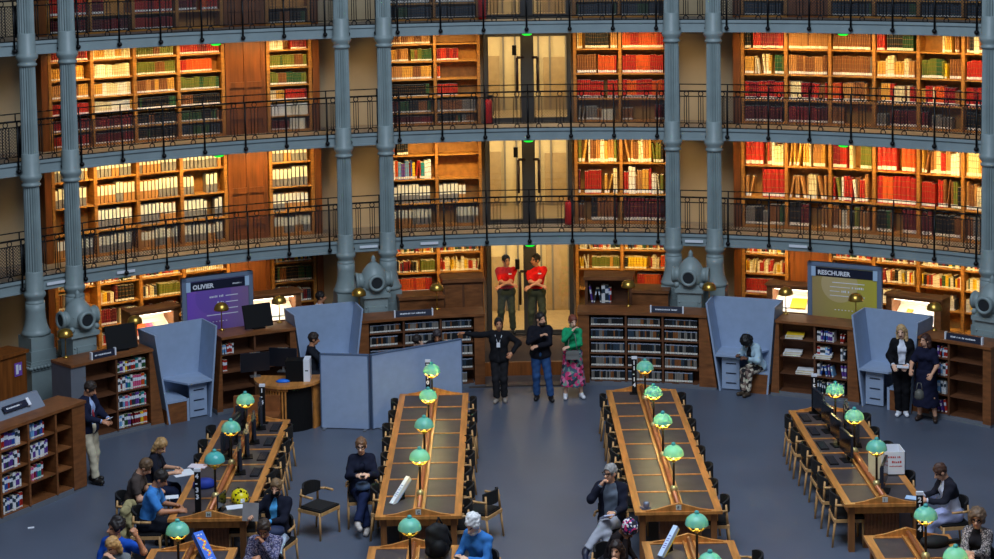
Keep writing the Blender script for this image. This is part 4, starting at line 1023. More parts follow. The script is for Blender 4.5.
# ---- vertical number signs
def signpost(ix, y, dx, txt, label):
    root = thing('number_sign', label, 'sign', (TCX[ix] + dx, y, ZT - .003), 0, 'tall black number signs on the tables')
    b = MB(); b.box(-.045, .045, -.02, .02, .012, .70); b.box(-.09, .09, -.06, .06, 0, .015); b.build('post', M_BLACK, root)
    b = MB(); b.box(-.05, .05, -.024, .024, .66, .705); b.build('white_cap', M_WHITE, root)
    b = MB()
    for j, ch in enumerate(txt):
        T = Matrix.Translation((-.03, -.0225, .56 - j * .105)) @ Matrix.Rotation(PI / 2, 4, 'X')
        t = text_mb(ch, .10, T, .004); b.add(t.v, t.f)
    b.build('lettering', M_WHITE, root)
signpost(0, 25.02, -.18, '4-33', 'black upright number sign with white digits at the near end of the helmet table')
signpost(1, 31.15, -.10, '7-10', 'black upright number sign against the grey partition, on the far table end')
signpost(2, 31.15, -.14, '11-14', 'black upright number sign before the disc case shelves')
signpost(3, 29.75, -.18, '15-18', 'black upright sign on the far end of the computer table')
signpost(3, 23.50, .14, '21-24', 'black upright number sign beside the teal lamp near the black bag')
signpost(0, 29.65, .16, '1-4', 'black upright sign on the far end of the helmet table')

# ---- computers
M_SCRB = mat('monitor_back', (30, 36, 50), .45, var=.05)
def monproto():
    root = thing('computer_monitor', '-', 'monitor', (0, 0, 0), 0, 'computer monitors on the tables')
    b = MB(); b.box(-.27, .27, -.02, .02, .12, .48); b.box(-.2, .2, .0, .045, .18, .42); b.build('casing', M_SCRB, root)
    b = MB(); b.box(-.255, .255, -.0225, -.02, .135, .465); b.build('screen', mat('dark_screen', (14, 16, 22), .15, var=0), root)
    b = MB(); b.box(-.03, .03, .02, .05, 0, .3); b.box(-.12, .12, -.08, .1, 0, .015); b.build('stand', M_BLACK, root)
    return root
MP = monproto(); mused = False
def monitor(x, y, rz, label, sc=1):
    global mused
    if not mused: MP.location = (x, y, ZT - .003); MP.rotation_euler = (0, 0, rz); MP['label'] = label; mused = True
    else: copytree(MP, (x, y, ZT - .003), rz, label).scale = (sc,) * 3
kbmesh = None
def keyboard(x, y, rz, label):
    global kbmesh
    if kbmesh is None:
        b = MB(); b.box(-.21, .21, -.07, .07, 0, .018)
        for i in range(12):
            for j in range(4): b.box(-.2 + i * .0335, -.172 + i * .0335, -.06 + j * .03, -.035 + j * .03, .018, .024, 1)
        kbmesh = b.mesh('keyboard', [M_BLACK, mat('key_caps', (46, 46, 52), .5, var=0)])
    o = bpy.data.objects.new('keyboard', kbmesh); C.objects.link(o); o.location = (x, y, ZT - .003); o.rotation_euler = (0, 0, rz)
    tag(o, label, 'keyboard', 'keyboards on the tables')
y6a = ys8(24.82, 29.85, 6); y6b = ys8(25.0, 29.92, 6)
OR = ['nearest', 'second', 'third', 'fourth', 'fifth', 'farthest']
for k in (2, 3, 4, 5):
    monitor(TCX[0] + .17, y6a[k], R_(100), 'thin dark monitor facing right on the helmet table, %s place' % OR[k])
    keyboard(TCX[0] + .42, y6a[k], R_(88), 'black keyboard on the right side of the helmet table, %s place' % OR[k])
for k in (3, 4, 5): monitor(TCX[0] - .17, y6a[k], R_(-100), 'dark monitor facing left on the helmet table, %s place' % OR[k])
monitor(-4.28, 25.2, R_(75), 'small dark tilted screen beside the yellow helmet', .55)
for k in (2, 3, 4, 5):
    monitor(TCX[3] - .16, y6b[k], R_(-82), 'dark monitor facing left on the computer table, %s place' % OR[k])
    keyboard(TCX[3] - .40, y6b[k], R_(-88), 'black keyboard on the left side of the computer table, %s place' % OR[k])
for k in (3, 4): monitor(TCX[3] + .17, y6b[k], R_(84), 'dark monitor facing right on the computer table, %s place' % OR[k])
monitor(TCX[3] + .12, y6b[0] + .1, R_(70), 'dark monitor at the near right end of the computer table')

# ---- small things on the tables
def obj(name, b, m, label, cat, loc, rz=0, group=None):
    o = b.build(name, m); o.location = loc; o.rotation_euler = (0, 0, rz); return tag(o, label, cat, group)
zt = ZT - .003
hel = thing('cycling_helmet', 'yellow cycling helmet resting on the left reading table', 'helmet', (at(240, 501, ZT).x, at(240, 501, ZT).y, zt), .4)
b = MB(); b.lathe([(.125, .0), (.135, .05), (.13, .10), (.105, .15), (.06, .18), (.01, .19)], 24); o = b.build('shell', mat('helmet_yellow', (226, 208, 20), .3, var=.05), hel); o.scale = (1, 1.2, 1)
b = MB()
for a in range(5): b.box(-.015, .015, -.1, .1, .16, .187, T=Matrix.Translation((-.08 + a * .04, 0, -abs(a - 2) * .018)))
for a in (-60, -30, 0, 30, 60): b.ball((.128 * math.sin(R_(a)), -.15 * math.cos(R_(a)), .07), .02, 6)
b.build('vent_slots', M_BLACK, hel)
b = MB(); b.box(-.03, .03, -.168, -.15, .03, .085); b.build('sticker', M_WHITE, hel)
def paper(px, py, w, d, rz, label, c=None):
    p = at(px, py, ZT); b = MB(); b.box(-w / 2, w / 2, -d / 2, d / 2, 0, .006)
    obj('paper_sheet', b, c or M_WHITE, label, 'paper', (p.x, p.y, zt), rz)
paper(235, 507, .26, .18, .3, 'white sheet beside the yellow helmet'); paper(198, 466, .30, .2, -.2, 'pinkish white papers near the dark-clothed blond reader', mat('paper_pink', (226, 214, 222), .6, var=.03))
paper(183, 473, .34, .32, .5, 'large white newspaper before the dark-clothed blond reader'); paper(178, 470, .16, .2, .3, 'turquoise folder beside the newspaper', mat('turquoise_folder', (60, 176, 206), .5, var=0))
paper(172, 497, .2, .16, .2, 'white sheet by the blue-shirted reader'); paper(915, 498, .28, .16, -.4, 'pale blue sheet at the near right end of the computer table', mat('pale_blue_paper', (170, 200, 236), .6, var=0))
p = at(204, 487, ZT)
b = MB(); b.lathe([(.16, 0), (.18, .03), (.17, .09), (.12, .13), (.02, .14)], 14); o = obj('cloth_bag', b, mat('blue_bag', (24, 50, 140), .7, var=.2, scale=(9, 9, 9)), 'crumpled blue bag lying on the helmet table', 'bag', (p.x, p.y, zt), .2); o.scale = (1, .7, 1)
# white box on the computer table
p = at(905, 481, ZT); bxr = thing('cardboard_box', 'open white cardboard box with printed side on the computer table', 'box', (6.16, 26.5, zt), 0)
b = MB(); b.box(-.17, .17, -.2, -.19, 0, .38); b.box(-.17, .17, .19, .2, 0, .38); b.box(-.17, -.16, -.2, .2, 0, .38); b.box(.16, .17, -.2, .2, 0, .38); b.box(-.17, .17, -.2, .2, 0, .02); b.build('carton', M_WHITE, bxr)
b = MB(); scrawl(b, -.10, .10, .28, .03, -.2005); scrawl(b, -.04, .12, .20, .035, -.2005); scrawl(b, -.08, .12, .14, .02, -.2005); b.build('printing', mat('print_red', (190, 60, 60), .5, var=0), bxr)
b = MB(); b.box(-.42, -.22, -.14, -.12, .02, .46); b.box(-.42, -.22, -.14, .1, .0, .02); ex = obj('document_stand', b, mat('manila', (220, 206, 170), .6, var=.05), 'cream document stand left of the white box', 'stand', (6.14, 26.3, zt))
b = MB(); b.lathe([(.14, 0), (.17, .05), (.16, .10), (.05, .14), (.01, .145)], 14); b.box(.1, .3, -.04, .04, 0, .05)
p = at(934, 536, ZT); o = obj('handbag', b, M_BLACKF, 'black bag lying on the near right table', 'bag', (6.02, 23.3, zt), .3); o.scale = (1.3, .8, 1)
bp = thing('backpack', 'black backpack standing on the table left of the white-haired reader', 'backpack', (-.95, 23.2, zt), .3)
BP_ROOT = bp
b = MB(); b.lathe([(.10, .04), (.13, .08), (.125, .2), (.05, .26)], 14, c=(0, -.07, 0)); b.build('front_pocket', M_BLACK, bp)
b = MB(); b.tube([(.0, .05, .42), (.05, .08, .52), (.1, .06, .42)], .012); b.tube([(.16, 0, .36), (.2, -.04, .2), (.17, 0, .06)], .015); b.build('strap', M_BLACK, bp)
# tilted signs
def tilted(name, label, loc, rz, w, h, cols, marks, tilt=48):
    root = thing(name, label, 'sign', loc, rz); T = Matrix.Rotation(R_(-tilt), 4, 'X')
    b = MB(); b.box(-w / 2, w / 2, -.03, .03, 0.03, h, T=T); b.build('panel', cols[0], root)
    b = MB(); b.box(-w / 2, w / 2, -.032, -.03, h * .96, h, T=T); b.build('edge', cols[1], root)
    b = MB()
    for x0, x1, z0, z1, m in marks: b.box(x0 * w, x1 * w, -.034, -.03, z0 * h, z1 * h, m, T)
    if marks: b.build('printed_marks', cols[2:], root)
    b = MB(); b.box(-.02, .02, .02, .25, 0, .03); b.box(-w * .4, w * .4, -.05, .25, 0, .012); b.build('stand', M_BLACK, root)
M_BLUEP = mat('poster_blue', (30, 100, 210), .4, var=.05); M_ORG = mat('poster_orange', (240, 120, 30), .4, var=0); M_YEL = mat('poster_yellow', (236, 206, 40), .4, var=0)
def wedge(label, loc, rz, a, bm, marks, hw=.042, art=None):
    root = thing('tilted_sign', label, 'sign', loc, rz); root.scale = (.85, .82, .82)
    T = Matrix.Rotation(R_(-52), 4, 'X')
    b = MB(); b.box(-hw, hw, -.02, .08, 0.0, .62, T=T); b.build('body', a, root)
    b = MB(); b.box(-hw - .002, hw + .002, .06, .082, 0, .62, T=T); b.build('side_band', bm, root)
    b = MB(); scrawl(b, -.03, .03, .2, .02, -.021, T); 
    for z in (.16, .2, .24, .3, .34, .40): b.box(-.025, .025, -.0215, -.02, z, z + .014, 0, T)
    if art:
        b = MB(); r2 = random.Random(3)
        for k in range(13): z = .12 + k * .03; x = .035 * math.sin(k * .9); b.box(x - .022, x + .022, -.0215, -.02, z, z + .034, k % 2, T)
        scrawl(b, -.05, .05, .54, .03, -.021, T, 2); scrawl(b, -.05, .05, .06, .02, -.021, T, 2)
    b.build('lettering', art or marks, root)
    b = MB(); b.box(-.02, .02, .1, .36, 0, .03); b.box(-.02, .02, .33, .36, 0, .28); b.build('stand', M_BLACK, root)
p = at(212, 562, ZT)
wedge('blue tilted sign with orange and yellow print beside a teal lamp', (p.x, p.y, zt), R_(38), M_BLUEP, M_BLUEP, M_ORG, .085, [M_ORG, M_YEL, M_WHITE])
wedge('white tilted sign lying against a black stand on the empty left aisle table', (-1.72, 25.35, zt), R_(-38), M_WHITE, mat('pale_blue', (150, 180, 220), .5, var=0), mat('grey_print', (120, 140, 180), .5, var=0))
wedge('white and yellow tilted sign on the near table right of the aisle', (2.14, 23.0, zt + .02), R_(-40), mat('sign_pale', (190, 210, 240), .5, var=0), M_YEL, mat('violet_print', (90, 60, 160), .5, var=0))
b = MB(); b.lathe([(.03, 0), (.045, .03), (.05, .08), (.03, .1)], 10); b.box(-.1, .06, -.03, .03, 0, .02)
obj('glass_flask', b, mat('flask_steel', (150, 160, 185), .2, .6, var=.2), 'small shiny flask at the near left corner of the right aisle table', 'flask', (2.13, 25.0, zt))
# white scrap on the floor
p = at(31, 528, 0); b = MB(); b.box(-.05, .05, -.03, .03, 0, .008); obj('paper_scrap', b, M_WHITE, 'tiny white paper scrap on the floor at the left', 'paper', (p.x, p.y, .001), .3)

# ---- partition, service desk, leather bench
def pscreen(label, p, q, h):
    p, q = Vector((p[0], p[1], 0)), Vector((q[0], q[1], 0)); d = q - p; root = thing('partition_screen', label, 'partition', (p + q) / 2, math.atan2(d.y, d.x), 'grey partition screens'); L = d.length / 2
    b = MB(); b.box(-L, L, -.03, .03, .02, h); b.build('panel', M_PART, root)
    b = MB(); b.box(-L, L, -.035, .035, h - .02, h + .005); b.box(-L - .005, -L + .015, -.035, .035, .02, h); b.box(L - .015, L + .005, -.035, .035, .02, h); b.build('edge_trim', mat('partition_edge', (84, 102, 130), .5, var=0), root)
    b = MB()
    for s in (-1, 1): b.box(s * L * .85 - .15, s * L * .85 + .15, -.06, .06, 0, .025) if False else b.box(s * L * .85 - .03, s * L * .85 + .03, -.16, .16, 0, .02)
    b.build('foot', M_STEEL, root)
pscreen('narrower grey partition screen beside the round service desk', tuple(at(322, 428, 0).xy), tuple(at(370, 429.5, 0).xy), 1.44)
pscreen('wider grey partition screen before the disc case shelves', tuple(at(372, 429.5, 0).xy), tuple(at(462, 411, 0).xy), 1.44)
sd = thing('service_desk', 'round oak service desk with slatted front and black opening', 'desk', (at(286, 385, .9).x, 31.68, 0), 0)
dcx, dcy, DSX = 0.0, 0.55, .86
def darc(b, r0, r1, a0, a1, z0, z1, n, m=0):
    vs = []
    for i in range(n + 1):
        a = R_(a0 + (a1 - a0) * i / n)
        for r, z in ((r0, z0), (r1, z0), (r1, z1), (r0, z1)): vs.append((dcx + DSX * r * math.sin(a), dcy - r * math.cos(a), z))
    fs = [(0, 1, 2, 3), tuple(4 * n + k for k in (3, 2, 1, 0))]
    for i in range(n):
        for k in range(4): fs.append((4 * i + k, 4 * i + 4 + k, 4 * i + 4 + (k + 1) % 4, 4 * i + (k + 1) % 4))
    b.add(vs, fs, m)
b = MB(); darc(b, .02, .80, -95, 95, .86, .91, 24); b.build('worktop', M_TABLE, sd)
b = MB()
for k in range(17): darc(b, .70, .74, -88 + k * 5.4, -85.2 + k * 5.4, .03, .86, 1)
darc(b, .69, .75, -89, 4, .80, .86, 14); b.build('slatted_front', M_TABLE, sd)
b = MB(); darc(b, .69, .73, 52, 90, 0, .86, 5); b.build('end_panel', M_TABLE, sd)
b = MB(); darc(b, .60, .68, -90, 52, 0, .85, 14); b.build('inner_wall', M_BLACK, sd)
dz = .91
def onDesk(px, py): return at(px, py, dz)
M_SCREENB = mat('desk_monitor', (20, 22, 30), .4, var=0)
for (px, py, rz, lab) in ((255, 377, .3, 'black monitor on the left end of the service desk'), (283, 372, -.2, 'black monitor in the middle of the service desk')):
    p = onDesk(px, py); root = thing('computer_monitor', lab, 'monitor', (p.x, p.y + .05, dz), rz, 'monitors on the service desk')
    b = MB(); b.box(-.28, .28, -.02, .025, .1, .46); b.build('casing', M_SCREENB, root)
    b = MB(); b.box(-.1, .1, -.02, .0225, .4601, .47) ; b.box(-.10, .10, -.08, .08, 0, .015); b.box(-.02, .02, 0, .03, 0, .2); b.build('stand', M_STEEL, root)
p = onDesk(303, 379); b = MB(); b.box(-.02, .10, -.15, .15, 0, .42, 0); b.box(-.36, -.02, -.15, .15, 0, .40, 1); b.box(.01, .07, -.152, -.15, .2, .22, 1)
obj('computer_tower', b, [M_WHITE, M_BLACK], 'black computer case with white front panel on the service desk', 'computer', (at(305, 381, dz).x, at(305, 381, dz).y + .1, dz), 0)
p = onDesk(283, 382); b = MB(); b.lathe([(.09, 0), (.10, .02), (.06, .05), (.01, .055)], 12); o = obj('tape_dispenser', b, mat('bright_blue', (20, 110, 220), .4, var=0), 'bright blue object on the service desk', 'desk item', (p.x, p.y, dz)); o.scale = (1.4, .8, 1)
p = at(257, 420, 0); bn = thing('leather_bench', 'brown leather bench in front of the slatted service desk', 'bench', (at(257, 420, 0.3).x, at(257, 420, .3).y - .1, 0), 0)
b = MB(); b.box(-.44, .44, -.22, .22, .32, .45); b.box(-.44, .44, .14, .24, .45, .74); b.build('seat', mat('brown_leather', (128, 76, 40), .45, var=.2), bn)
b = MB()
for sx in (-.4, .4):
    for sy in (-.18, .18): b.cyl((sx, sy, 0), (sx, sy, .32), .02)
b.build('frame', M_BLACK, bn)
# ================================================================== people: one continuous skin surface each, clothes and hair as children
A = lambda *v: np.array(v, dtype=np.float32)
def seg(P, a, b, r0, r1, flat=False):
    ab = b - a; L2 = float(ab @ ab) + 1e-9; q = P - a; t = (q @ ab) / L2; tc = np.clip(t, 0, 1)
    d = np.linalg.norm(q - tc[..., None] * ab, axis=-1) - (r0 + (r1 - r0) * tc)
    if flat: d = np.maximum(d, (t - 1) * math.sqrt(L2))
    return d
def ellip(P, c, r, M=None):
    q = P - c
    if M is not None: q = q @ M
    k0 = np.linalg.norm(q / r, axis=-1); k1 = np.linalg.norm(q / (r * r), axis=-1) + 1e-9
    return k0 * (k0 - 1) / k1
def smin(a, b, k):
    h = np.maximum(k - np.abs(a - b), 0) / k; return np.minimum(a, b) - h * h * k * .25
class SDF:
    """a list of blended shapes; ('s', a, b, r0, r1, flat) or ('e', c, r, M); negative ones are cut away"""
    def __init__(s, k=.04): s.p = []; s.cut = []; s.k = k; s.bump = None
    def s_(s, a, b, r0, r1, flat=False): s.p.append(('s', a, b, r0, r1, flat)); return s
    def e_(s, c, r, M=None): s.p.append(('e', c, r, M)); return s
    def grow(s, g):
        o = SDF(s.k); o.p = [('s', a[1], a[2], a[3] + g, a[4] + g, a[5]) if a[0] == 's' else ('e', a[1], a[2] + g, a[3]) for a in s.p]; o.cut = list(s.cut); return o
    def ev(s, P):
        v = None
        for q in s.p:
            d = seg(P, *q[1:]) if q[0] == 's' else ellip(P, *q[1:]); v = d if v is None else smin(v, d, s.k)
        if s.bump:
            a, f = s.bump; v = v + a * (np.sin(P[..., 0] * f + 1.3 * np.sin(P[..., 2] * f * .7)) * np.sin(P[..., 1] * f * .9 + 2) + .7 * np.sin(P[..., 2] * f * 1.3 + P[..., 0] * f * .8 + np.sin(P[..., 1] * f)))
        for f in s.cut: v = np.maximum(v, f(P))
        return v
    def bounds(s):
        lo = np.full(3, 9e9); hi = -lo
        for q in s.p:
            if q[0] == 's':
                for c, r in ((q[1], q[3]), (q[2], q[4])): lo = np.minimum(lo, c - r); hi = np.maximum(hi, c + r)
            else:
                m = float(np.max(q[2])); lo = np.minimum(lo, q[1] - m); hi = np.maximum(hi, q[1] + m)
        return lo, hi
    def nets(s, h):
        lo, hi = s.bounds(); lo = lo - 2 * h; n = np.ceil((hi + 2 * h - lo) / h).astype(int) + 1
        g = [lo[i] + h * np.arange(n[i], dtype=np.float32) for i in range(3)]
        P = np.stack(np.meshgrid(*g, indexing='ij'), -1).astype(np.float32)
        V = s.ev(P); S = V < 0
        nx, ny, nz = n - 1
        acc = np.zeros((nx, ny, nz, 3), np.float32); cnt = np.zeros((nx, ny, nz), np.float32)
        cor = [(i, j, k) for i in (0, 1) for j in (0, 1) for k in (0, 1)]
        sl = lambda a, c: a[c[0]:c[0] + nx, c[1]:c[1] + ny, c[2]:c[2] + nz]
        for a in cor:
            for ax in range(3):
                if a[ax]: continue
                b = list(a); b[ax] = 1
                va, vb = sl(V, a), sl(V, b); m = (va < 0) != (vb < 0)
                t = np.where(m, va / np.where(m, va - vb, 1), 0)
                for c in range(3): acc[..., c] += np.where(m, a[c] + (t if c == ax else 0), 0)
                cnt += m
        act = cnt > 0; idx = np.full((nx, ny, nz), -1, np.int64); idx[act] = np.arange(int(act.sum()))
        ii = np.argwhere(act); verts = (acc[act] / cnt[act][:, None] + ii) * h + lo
        F = []
        for ax in range(3):
            b, c = (ax + 1) % 3, (ax + 2) % 3
            sa = [slice(None)] * 3; sb = [slice(None)] * 3; sa[ax] = slice(0, -1); sb[ax] = slice(1, None)
            m = S[tuple(sa)] != S[tuple(sb)]; e = np.argwhere(m)
            e = e[(e[:, b] > 0) & (e[:, c] > 0) & (e[:, b] < n[b] - 1) & (e[:, c] < n[c] - 1)]
            neg = S[e[:, 0], e[:, 1], e[:, 2]]
            qs = []
            for db, dc in ((1, 1), (0, 1), (0, 0), (1, 0)):
                q = e.copy(); q[:, b] -= db; q[:, c] -= dc; qs.append(idx[q[:, 0], q[:, 1], q[:, 2]])
            Q = np.stack(qs, 1); Q[~neg] = Q[~neg][:, ::-1]; F.append(Q)
        return verts, np.concatenate(F)
def rot(x=0, y=0, z=0):
    return np.array((Matrix.Rotation(R_(z), 3, 'Z') @ Matrix.Rotation(R_(x), 3, 'X') @ Matrix.Rotation(R_(y), 3, 'Y')), dtype=np.float32)
def nrm(v): return v / (np.linalg.norm(v) + 1e-9)
def ik(a, t, l1, l2, pole):
    d = t - a; L = np.linalg.norm(d); L = min(max(L, abs(l1 - l2) + .02), l1 + l2 - .004); u = nrm(d); t = a + u * L
    x = (l1 * l1 - l2 * l2 + L * L) / (2 * L); y = math.sqrt(max(0, l1 * l1 - x * x))
    p = nrm(pole - u * float(pole @ u)); return a + u * x + p * y, t
# a hand: palm, four curled fingers of unequal length and a thumb; wrist at 0, fingers +y, palm -z, thumb -x
def handmesh(curl):
    s = SDF(.012); s.e_(A(0, .05, 0), A(.040, .055, .017)); s.s_(A(0, -.01, 0), A(0, .03, 0), .024, .026)
    for x, L, x2 in ((-.030, .072, -.040), (-.010, .082, -.012), (.011, .075, .014), (.030, .058, .038)):
        p = A(x, .088, 0); a = 0; d = nrm(A(x2 - x, .06, 0)); r = .0095
        for f in (.45, .32, .25):
            a += curl; q = p + (d * math.cos(R_(a)) + A(0, 0, -1) * math.sin(R_(a))) * L * f; s.s_(p, q, r, r - .001); p = q; r -= .001
    s.s_(A(-.025, .02, -.004), A(-.055, .052, -.014), .014, .011); s.s_(A(-.055, .052, -.014), A(-.056, .088, -.024), .011, .009)
    return s.nets(.0058)
HANDS = {c: handmesh(c) for c in (12, 28, 50)}
SKIN = {'light': (214, 160, 128), 'tan': (190, 130, 96), 'dark': (110, 72, 52), 'pale': (226, 180, 152)}
PN = 0
def person(label, loc, rz, h=1.72, sit=None, lean=0, side=0, twist=0, head=(0, 0, 0), RH=None, LH=None, RF=None, LF=None, skin='light', top=((40, 40, 44), 'long'), jacket=None, bottom=((40, 42, 50), 'long'), shoes=(30, 28, 28), hair=((50, 36, 26), 'short'), group=None, curl=28, extras=(), pat=None, elbow=None, hz=0.0, woman=False, feet=True, knee=None, headpx=None):
    """rz turns the person about z (0 looks along +y). sit = seat height. RH.. are wrist and ankle targets in the person's own frame."""
    global PN; PN += 1
    k = h / 1.75; root = thing('person', label, 'person', loc, rz, group)
    RI_ = A(1, 0, 0); pz = (.93 if sit is None else (sit + .10) / k); pel = A(0, 0, pz) + (A(0, 0, 0) if sit is None else A(0, -.02, 0))
    T = rot(-lean, side, twist); up = T @ A(0, 0, 1)
    sw = .150 if woman else .178; gw = -.010 if woman else -.003
    wai = pel + T @ A(0, 0, .16); che = pel + T @ A(0, .005, .36); neck = pel + T @ A(0, .0, .54)
    shR, shL = pel + T @ A(sw, -.005, .475), pel + T @ A(-sw, -.005, .475)
    HM = T @ rot(head[1], head[2], head[0])
    hc = neck + T @ A(0, .015, .05) + HM @ A(0, .02, .105)
    hipR, hipL = pel + A(.09, 0, -.03), pel + A(-.09, 0, -.03)
    if sit is None:
        RF = A(.11, .0, .09) if RF is None else A(*RF) / k; LF = A(-.11, .0, .09) if LF is None else A(*LF) / k
        RH = A(.25, .06, .80) if RH is None else A(*RH) / k; LH = A(-.25, .06, .80) if LH is None else A(*LH) / k
    else:
        RF = A(.12, .46, .09) if RF is None else A(*RF) / k; LF = A(-.12, .46, .09) if LF is None else A(*LF) / k
        RH = A(.16, .34, .68) if RH is None else A(*RH) / k; LH = A(-.16, .34, .68) if LH is None else A(*LH) / k
    ep = elbow or {}
    eR, wR = ik(shR, RH, .285, .255, A(*ep.get('R', (.55, -.6, -.6)))); eL, wL = ik(shL, LH, .285, .255, A(*ep.get('L', (-.55, -.6, -.6))))
    kp = A(0, 1, .25) if sit is None else A(0, .6, .8)
    kn = knee or {}
    kR, fR = ik(hipR, RF, .412, .408, A(*kn['R']) if 'R' in kn else kp); kL, fL = ik(hipL, LF, .412, .408, A(*kn['L']) if 'L' in kn else kp)
    S = lambda v: v * k
    body = SDF(.05)
    def torso(s, g=0):
        g = g + gw * k
        hw = .085 if woman else .075
        s.s_(S(pel + A(-hw, 0, 0)), S(pel + A(hw, 0, 0)), .115 * k + g, .115 * k + g)
        for sx in (-1, 1):
            s.s_(S(pel + T @ A(sx * .07, 0, 0)), S(wai + T @ A(sx * .05, 0, 0)), .11 * k + g, .098 * k + g)
            s.s_(S(wai + T @ A(sx * .05, 0, 0)), S(che + T @ A(sx * .075, 0, 0)), .098 * k + g, .112 * k + g)
        s.s_(S(che + T @ A(0, 0, .03)), S(neck - up * .05), .12 * k + g, .075 * k + g)
        s.s_(S(shR - (shR - shL) * .12), S(shL + (shR - shL) * .12), .066 * k + g, .066 * k + g)
        if woman:
            for sx in (-1, 1): s.e_(S(che + T @ A(sx * .07, .09, .0)), A(.065, .06, .065) * k + g)
    def arm(s, sh, e, w, g=0, up_to=1.0, fl=False):
        s.s_(S(sh), S(e), .053 * k + g, .043 * k + g) if up_to > 1 else s.s_(S(sh), S(sh + (e - sh) * min(1, up_to * 2)), .053 * k + g, .046 * k + g, up_to < .5)
        if up_to >= 1: s.s_(S(e), S(w), .043 * k + g, .028 * k + g, fl)
    def leg(s, hp, kn_, f, g=0, up_to=1.0, flare=0):
        s.s_(S(hp), S(kn_), .088 * k + g, .06 * k + g); 
        if up_to > .5: s.s_(S(kn_), S(kn_ + (f - kn_) * (up_to - .5) * 2), .06 * k + g, .04 * k + g + flare, True)
    torso(body)
    body.s_(S(neck - up * .05), S(neck + T @ A(0, .015, .07)), .056 * k, .052 * k)
    body.e_(S(hc + HM @ A(0, -.015, .03)), A(.076, .094, .092) * k, HM); body.e_(S(hc + HM @ A(0, .03, -.05)), A(.056, .062, .072) * k, HM)
    body.s_(S(hc + HM @ A(0, .085, .0)), S(hc + HM @ A(0, .112, -.028)), .012 * k, .017 * k)
    for sx in (-1, 1): body.e_(S(hc + HM @ A(sx * .08, -.01, -.01)), A(.013, .024, .033) * k, HM)
    arm(body, shR, eR, wR, up_to=1.1); arm(body, shL, eL, wL, up_to=1.1)
    leg(body, hipR, kR, fR); leg(body, hipL, kL, fL)
    body.k = .03
    V, F = body.nets(.0135)
    # face: eyes, brows and mouth are coloured skin on the head
    fc = V[F].mean(1); q = (fc / k - hc) @ HM; M = np.zeros(len(F), int); front = q[:, 1] > .045
    for sx in (-1, 1): M[front & (np.abs(q[:, 0] - sx * .033) < .015) & (np.abs(q[:, 2] - .012) < .009)] = 1
    M[front & (np.abs(q[:, 0]) < .026) & (np.abs(q[:, 2] + .062) < .008)] = 2
    b = MB(); b.add(V.tolist(), F.tolist(), 0, True); b.m = M.tolist()
    for w_, e_, sx in ((wR, eR, 1), (wL, eL, -1)):
        d = nrm(w_ - e_); HV, HF = HANDS[curl]
        n = A(-sx * .6, 0, -.7) if abs(d[2]) < .8 else A(-sx, -.1, 0)
        n = nrm(n - d * float(n @ d)); x = np.cross(d, -n); B = np.stack([x, d, -n], 1)
        HVs = HV.copy(); 
        if sx < 0: HVs[:, 0] *= -1
        W = (HVs * k) @ B.T + S(w_ - d * .005)
        b.add(W.tolist(), (HF if sx > 0 else HF[:, ::-1]).tolist(), 0, True)
    sm = mat('skin_' + skin, SKIN[skin], .5, var=.06, scale=(20, 20, 20))
    b.build('body', [sm, mat('eye_dark', (40, 28, 24), .3, var=0), mat('lips', (150, 80, 70), .5, var=0)], root)
    def cloth(name, s, c, vox=.015, cut=()):
        s.cut += list(cut); s.bump = (.0045, 34); V, F = s.nets(vox); b = MB(); b.add(V.tolist(), F.tolist(), 0, True)
        m = c if not isinstance(c, tuple) else mat('cloth_%d_%d_%d' % c, c, .85, var=.14, scale=(9, 9, 9), spec=.15)
        o = b.build(name, m, root); return o
    # upper garment
    if top:
        col, sl = top[:2]; s = SDF(.035); torso(s, .010)
        if sl == 'long': arm(s, shR, eR, wR, .009, 1.1, True); arm(s, shL, eL, wL, .009, 1.1, True)
        elif sl == 'short': arm(s, shR, eR, wR, .018, .36); arm(s, shL, eL, wL, .018, .36)
        elif sl == 'half': arm(s, shR, eR, wR, .016, .45); arm(s, shL, eL, wL, .016, .45)
        s.s_(S(neck - up * .07), S(neck - up * .0), .068 * k, .064 * k, True)
        hem = S(pel + T @ A(0, 0, top[2] if len(top) > 2 else -.02)); cuts = [lambda P, hem=hem: (hem - P) @ up.astype(np.float32)]
        if sit is not None: cuts = [lambda P, hem=hem: (hem - P) @ up.astype(np.float32) - .04]
        cloth('shirt', s, col, cut=cuts)
    if jacket:
        s = SDF(.04); torso(s, .022); arm(s, shR, eR, eR + (wR - eR) * .92, .017, 1.1, True); arm(s, shL, eL, eL + (wL - eL) * .92, .017, 1.1, True)
        hem = S(pel + T @ A(0, 0, jacket[1])); c0 = S(che + T @ A(0, .13, .2)); c1 = S(pel + T @ A(0, .16, -.25)); op = jacket[2] if len(jacket) > 2 else .05
        cloth('jacket', s, jacket[0], cut=[lambda P: (hem - P) @ up.astype(np.float32) - (.05 if sit else 0), lambda P: -seg(P, c0, c1, op * 1.3, op)])
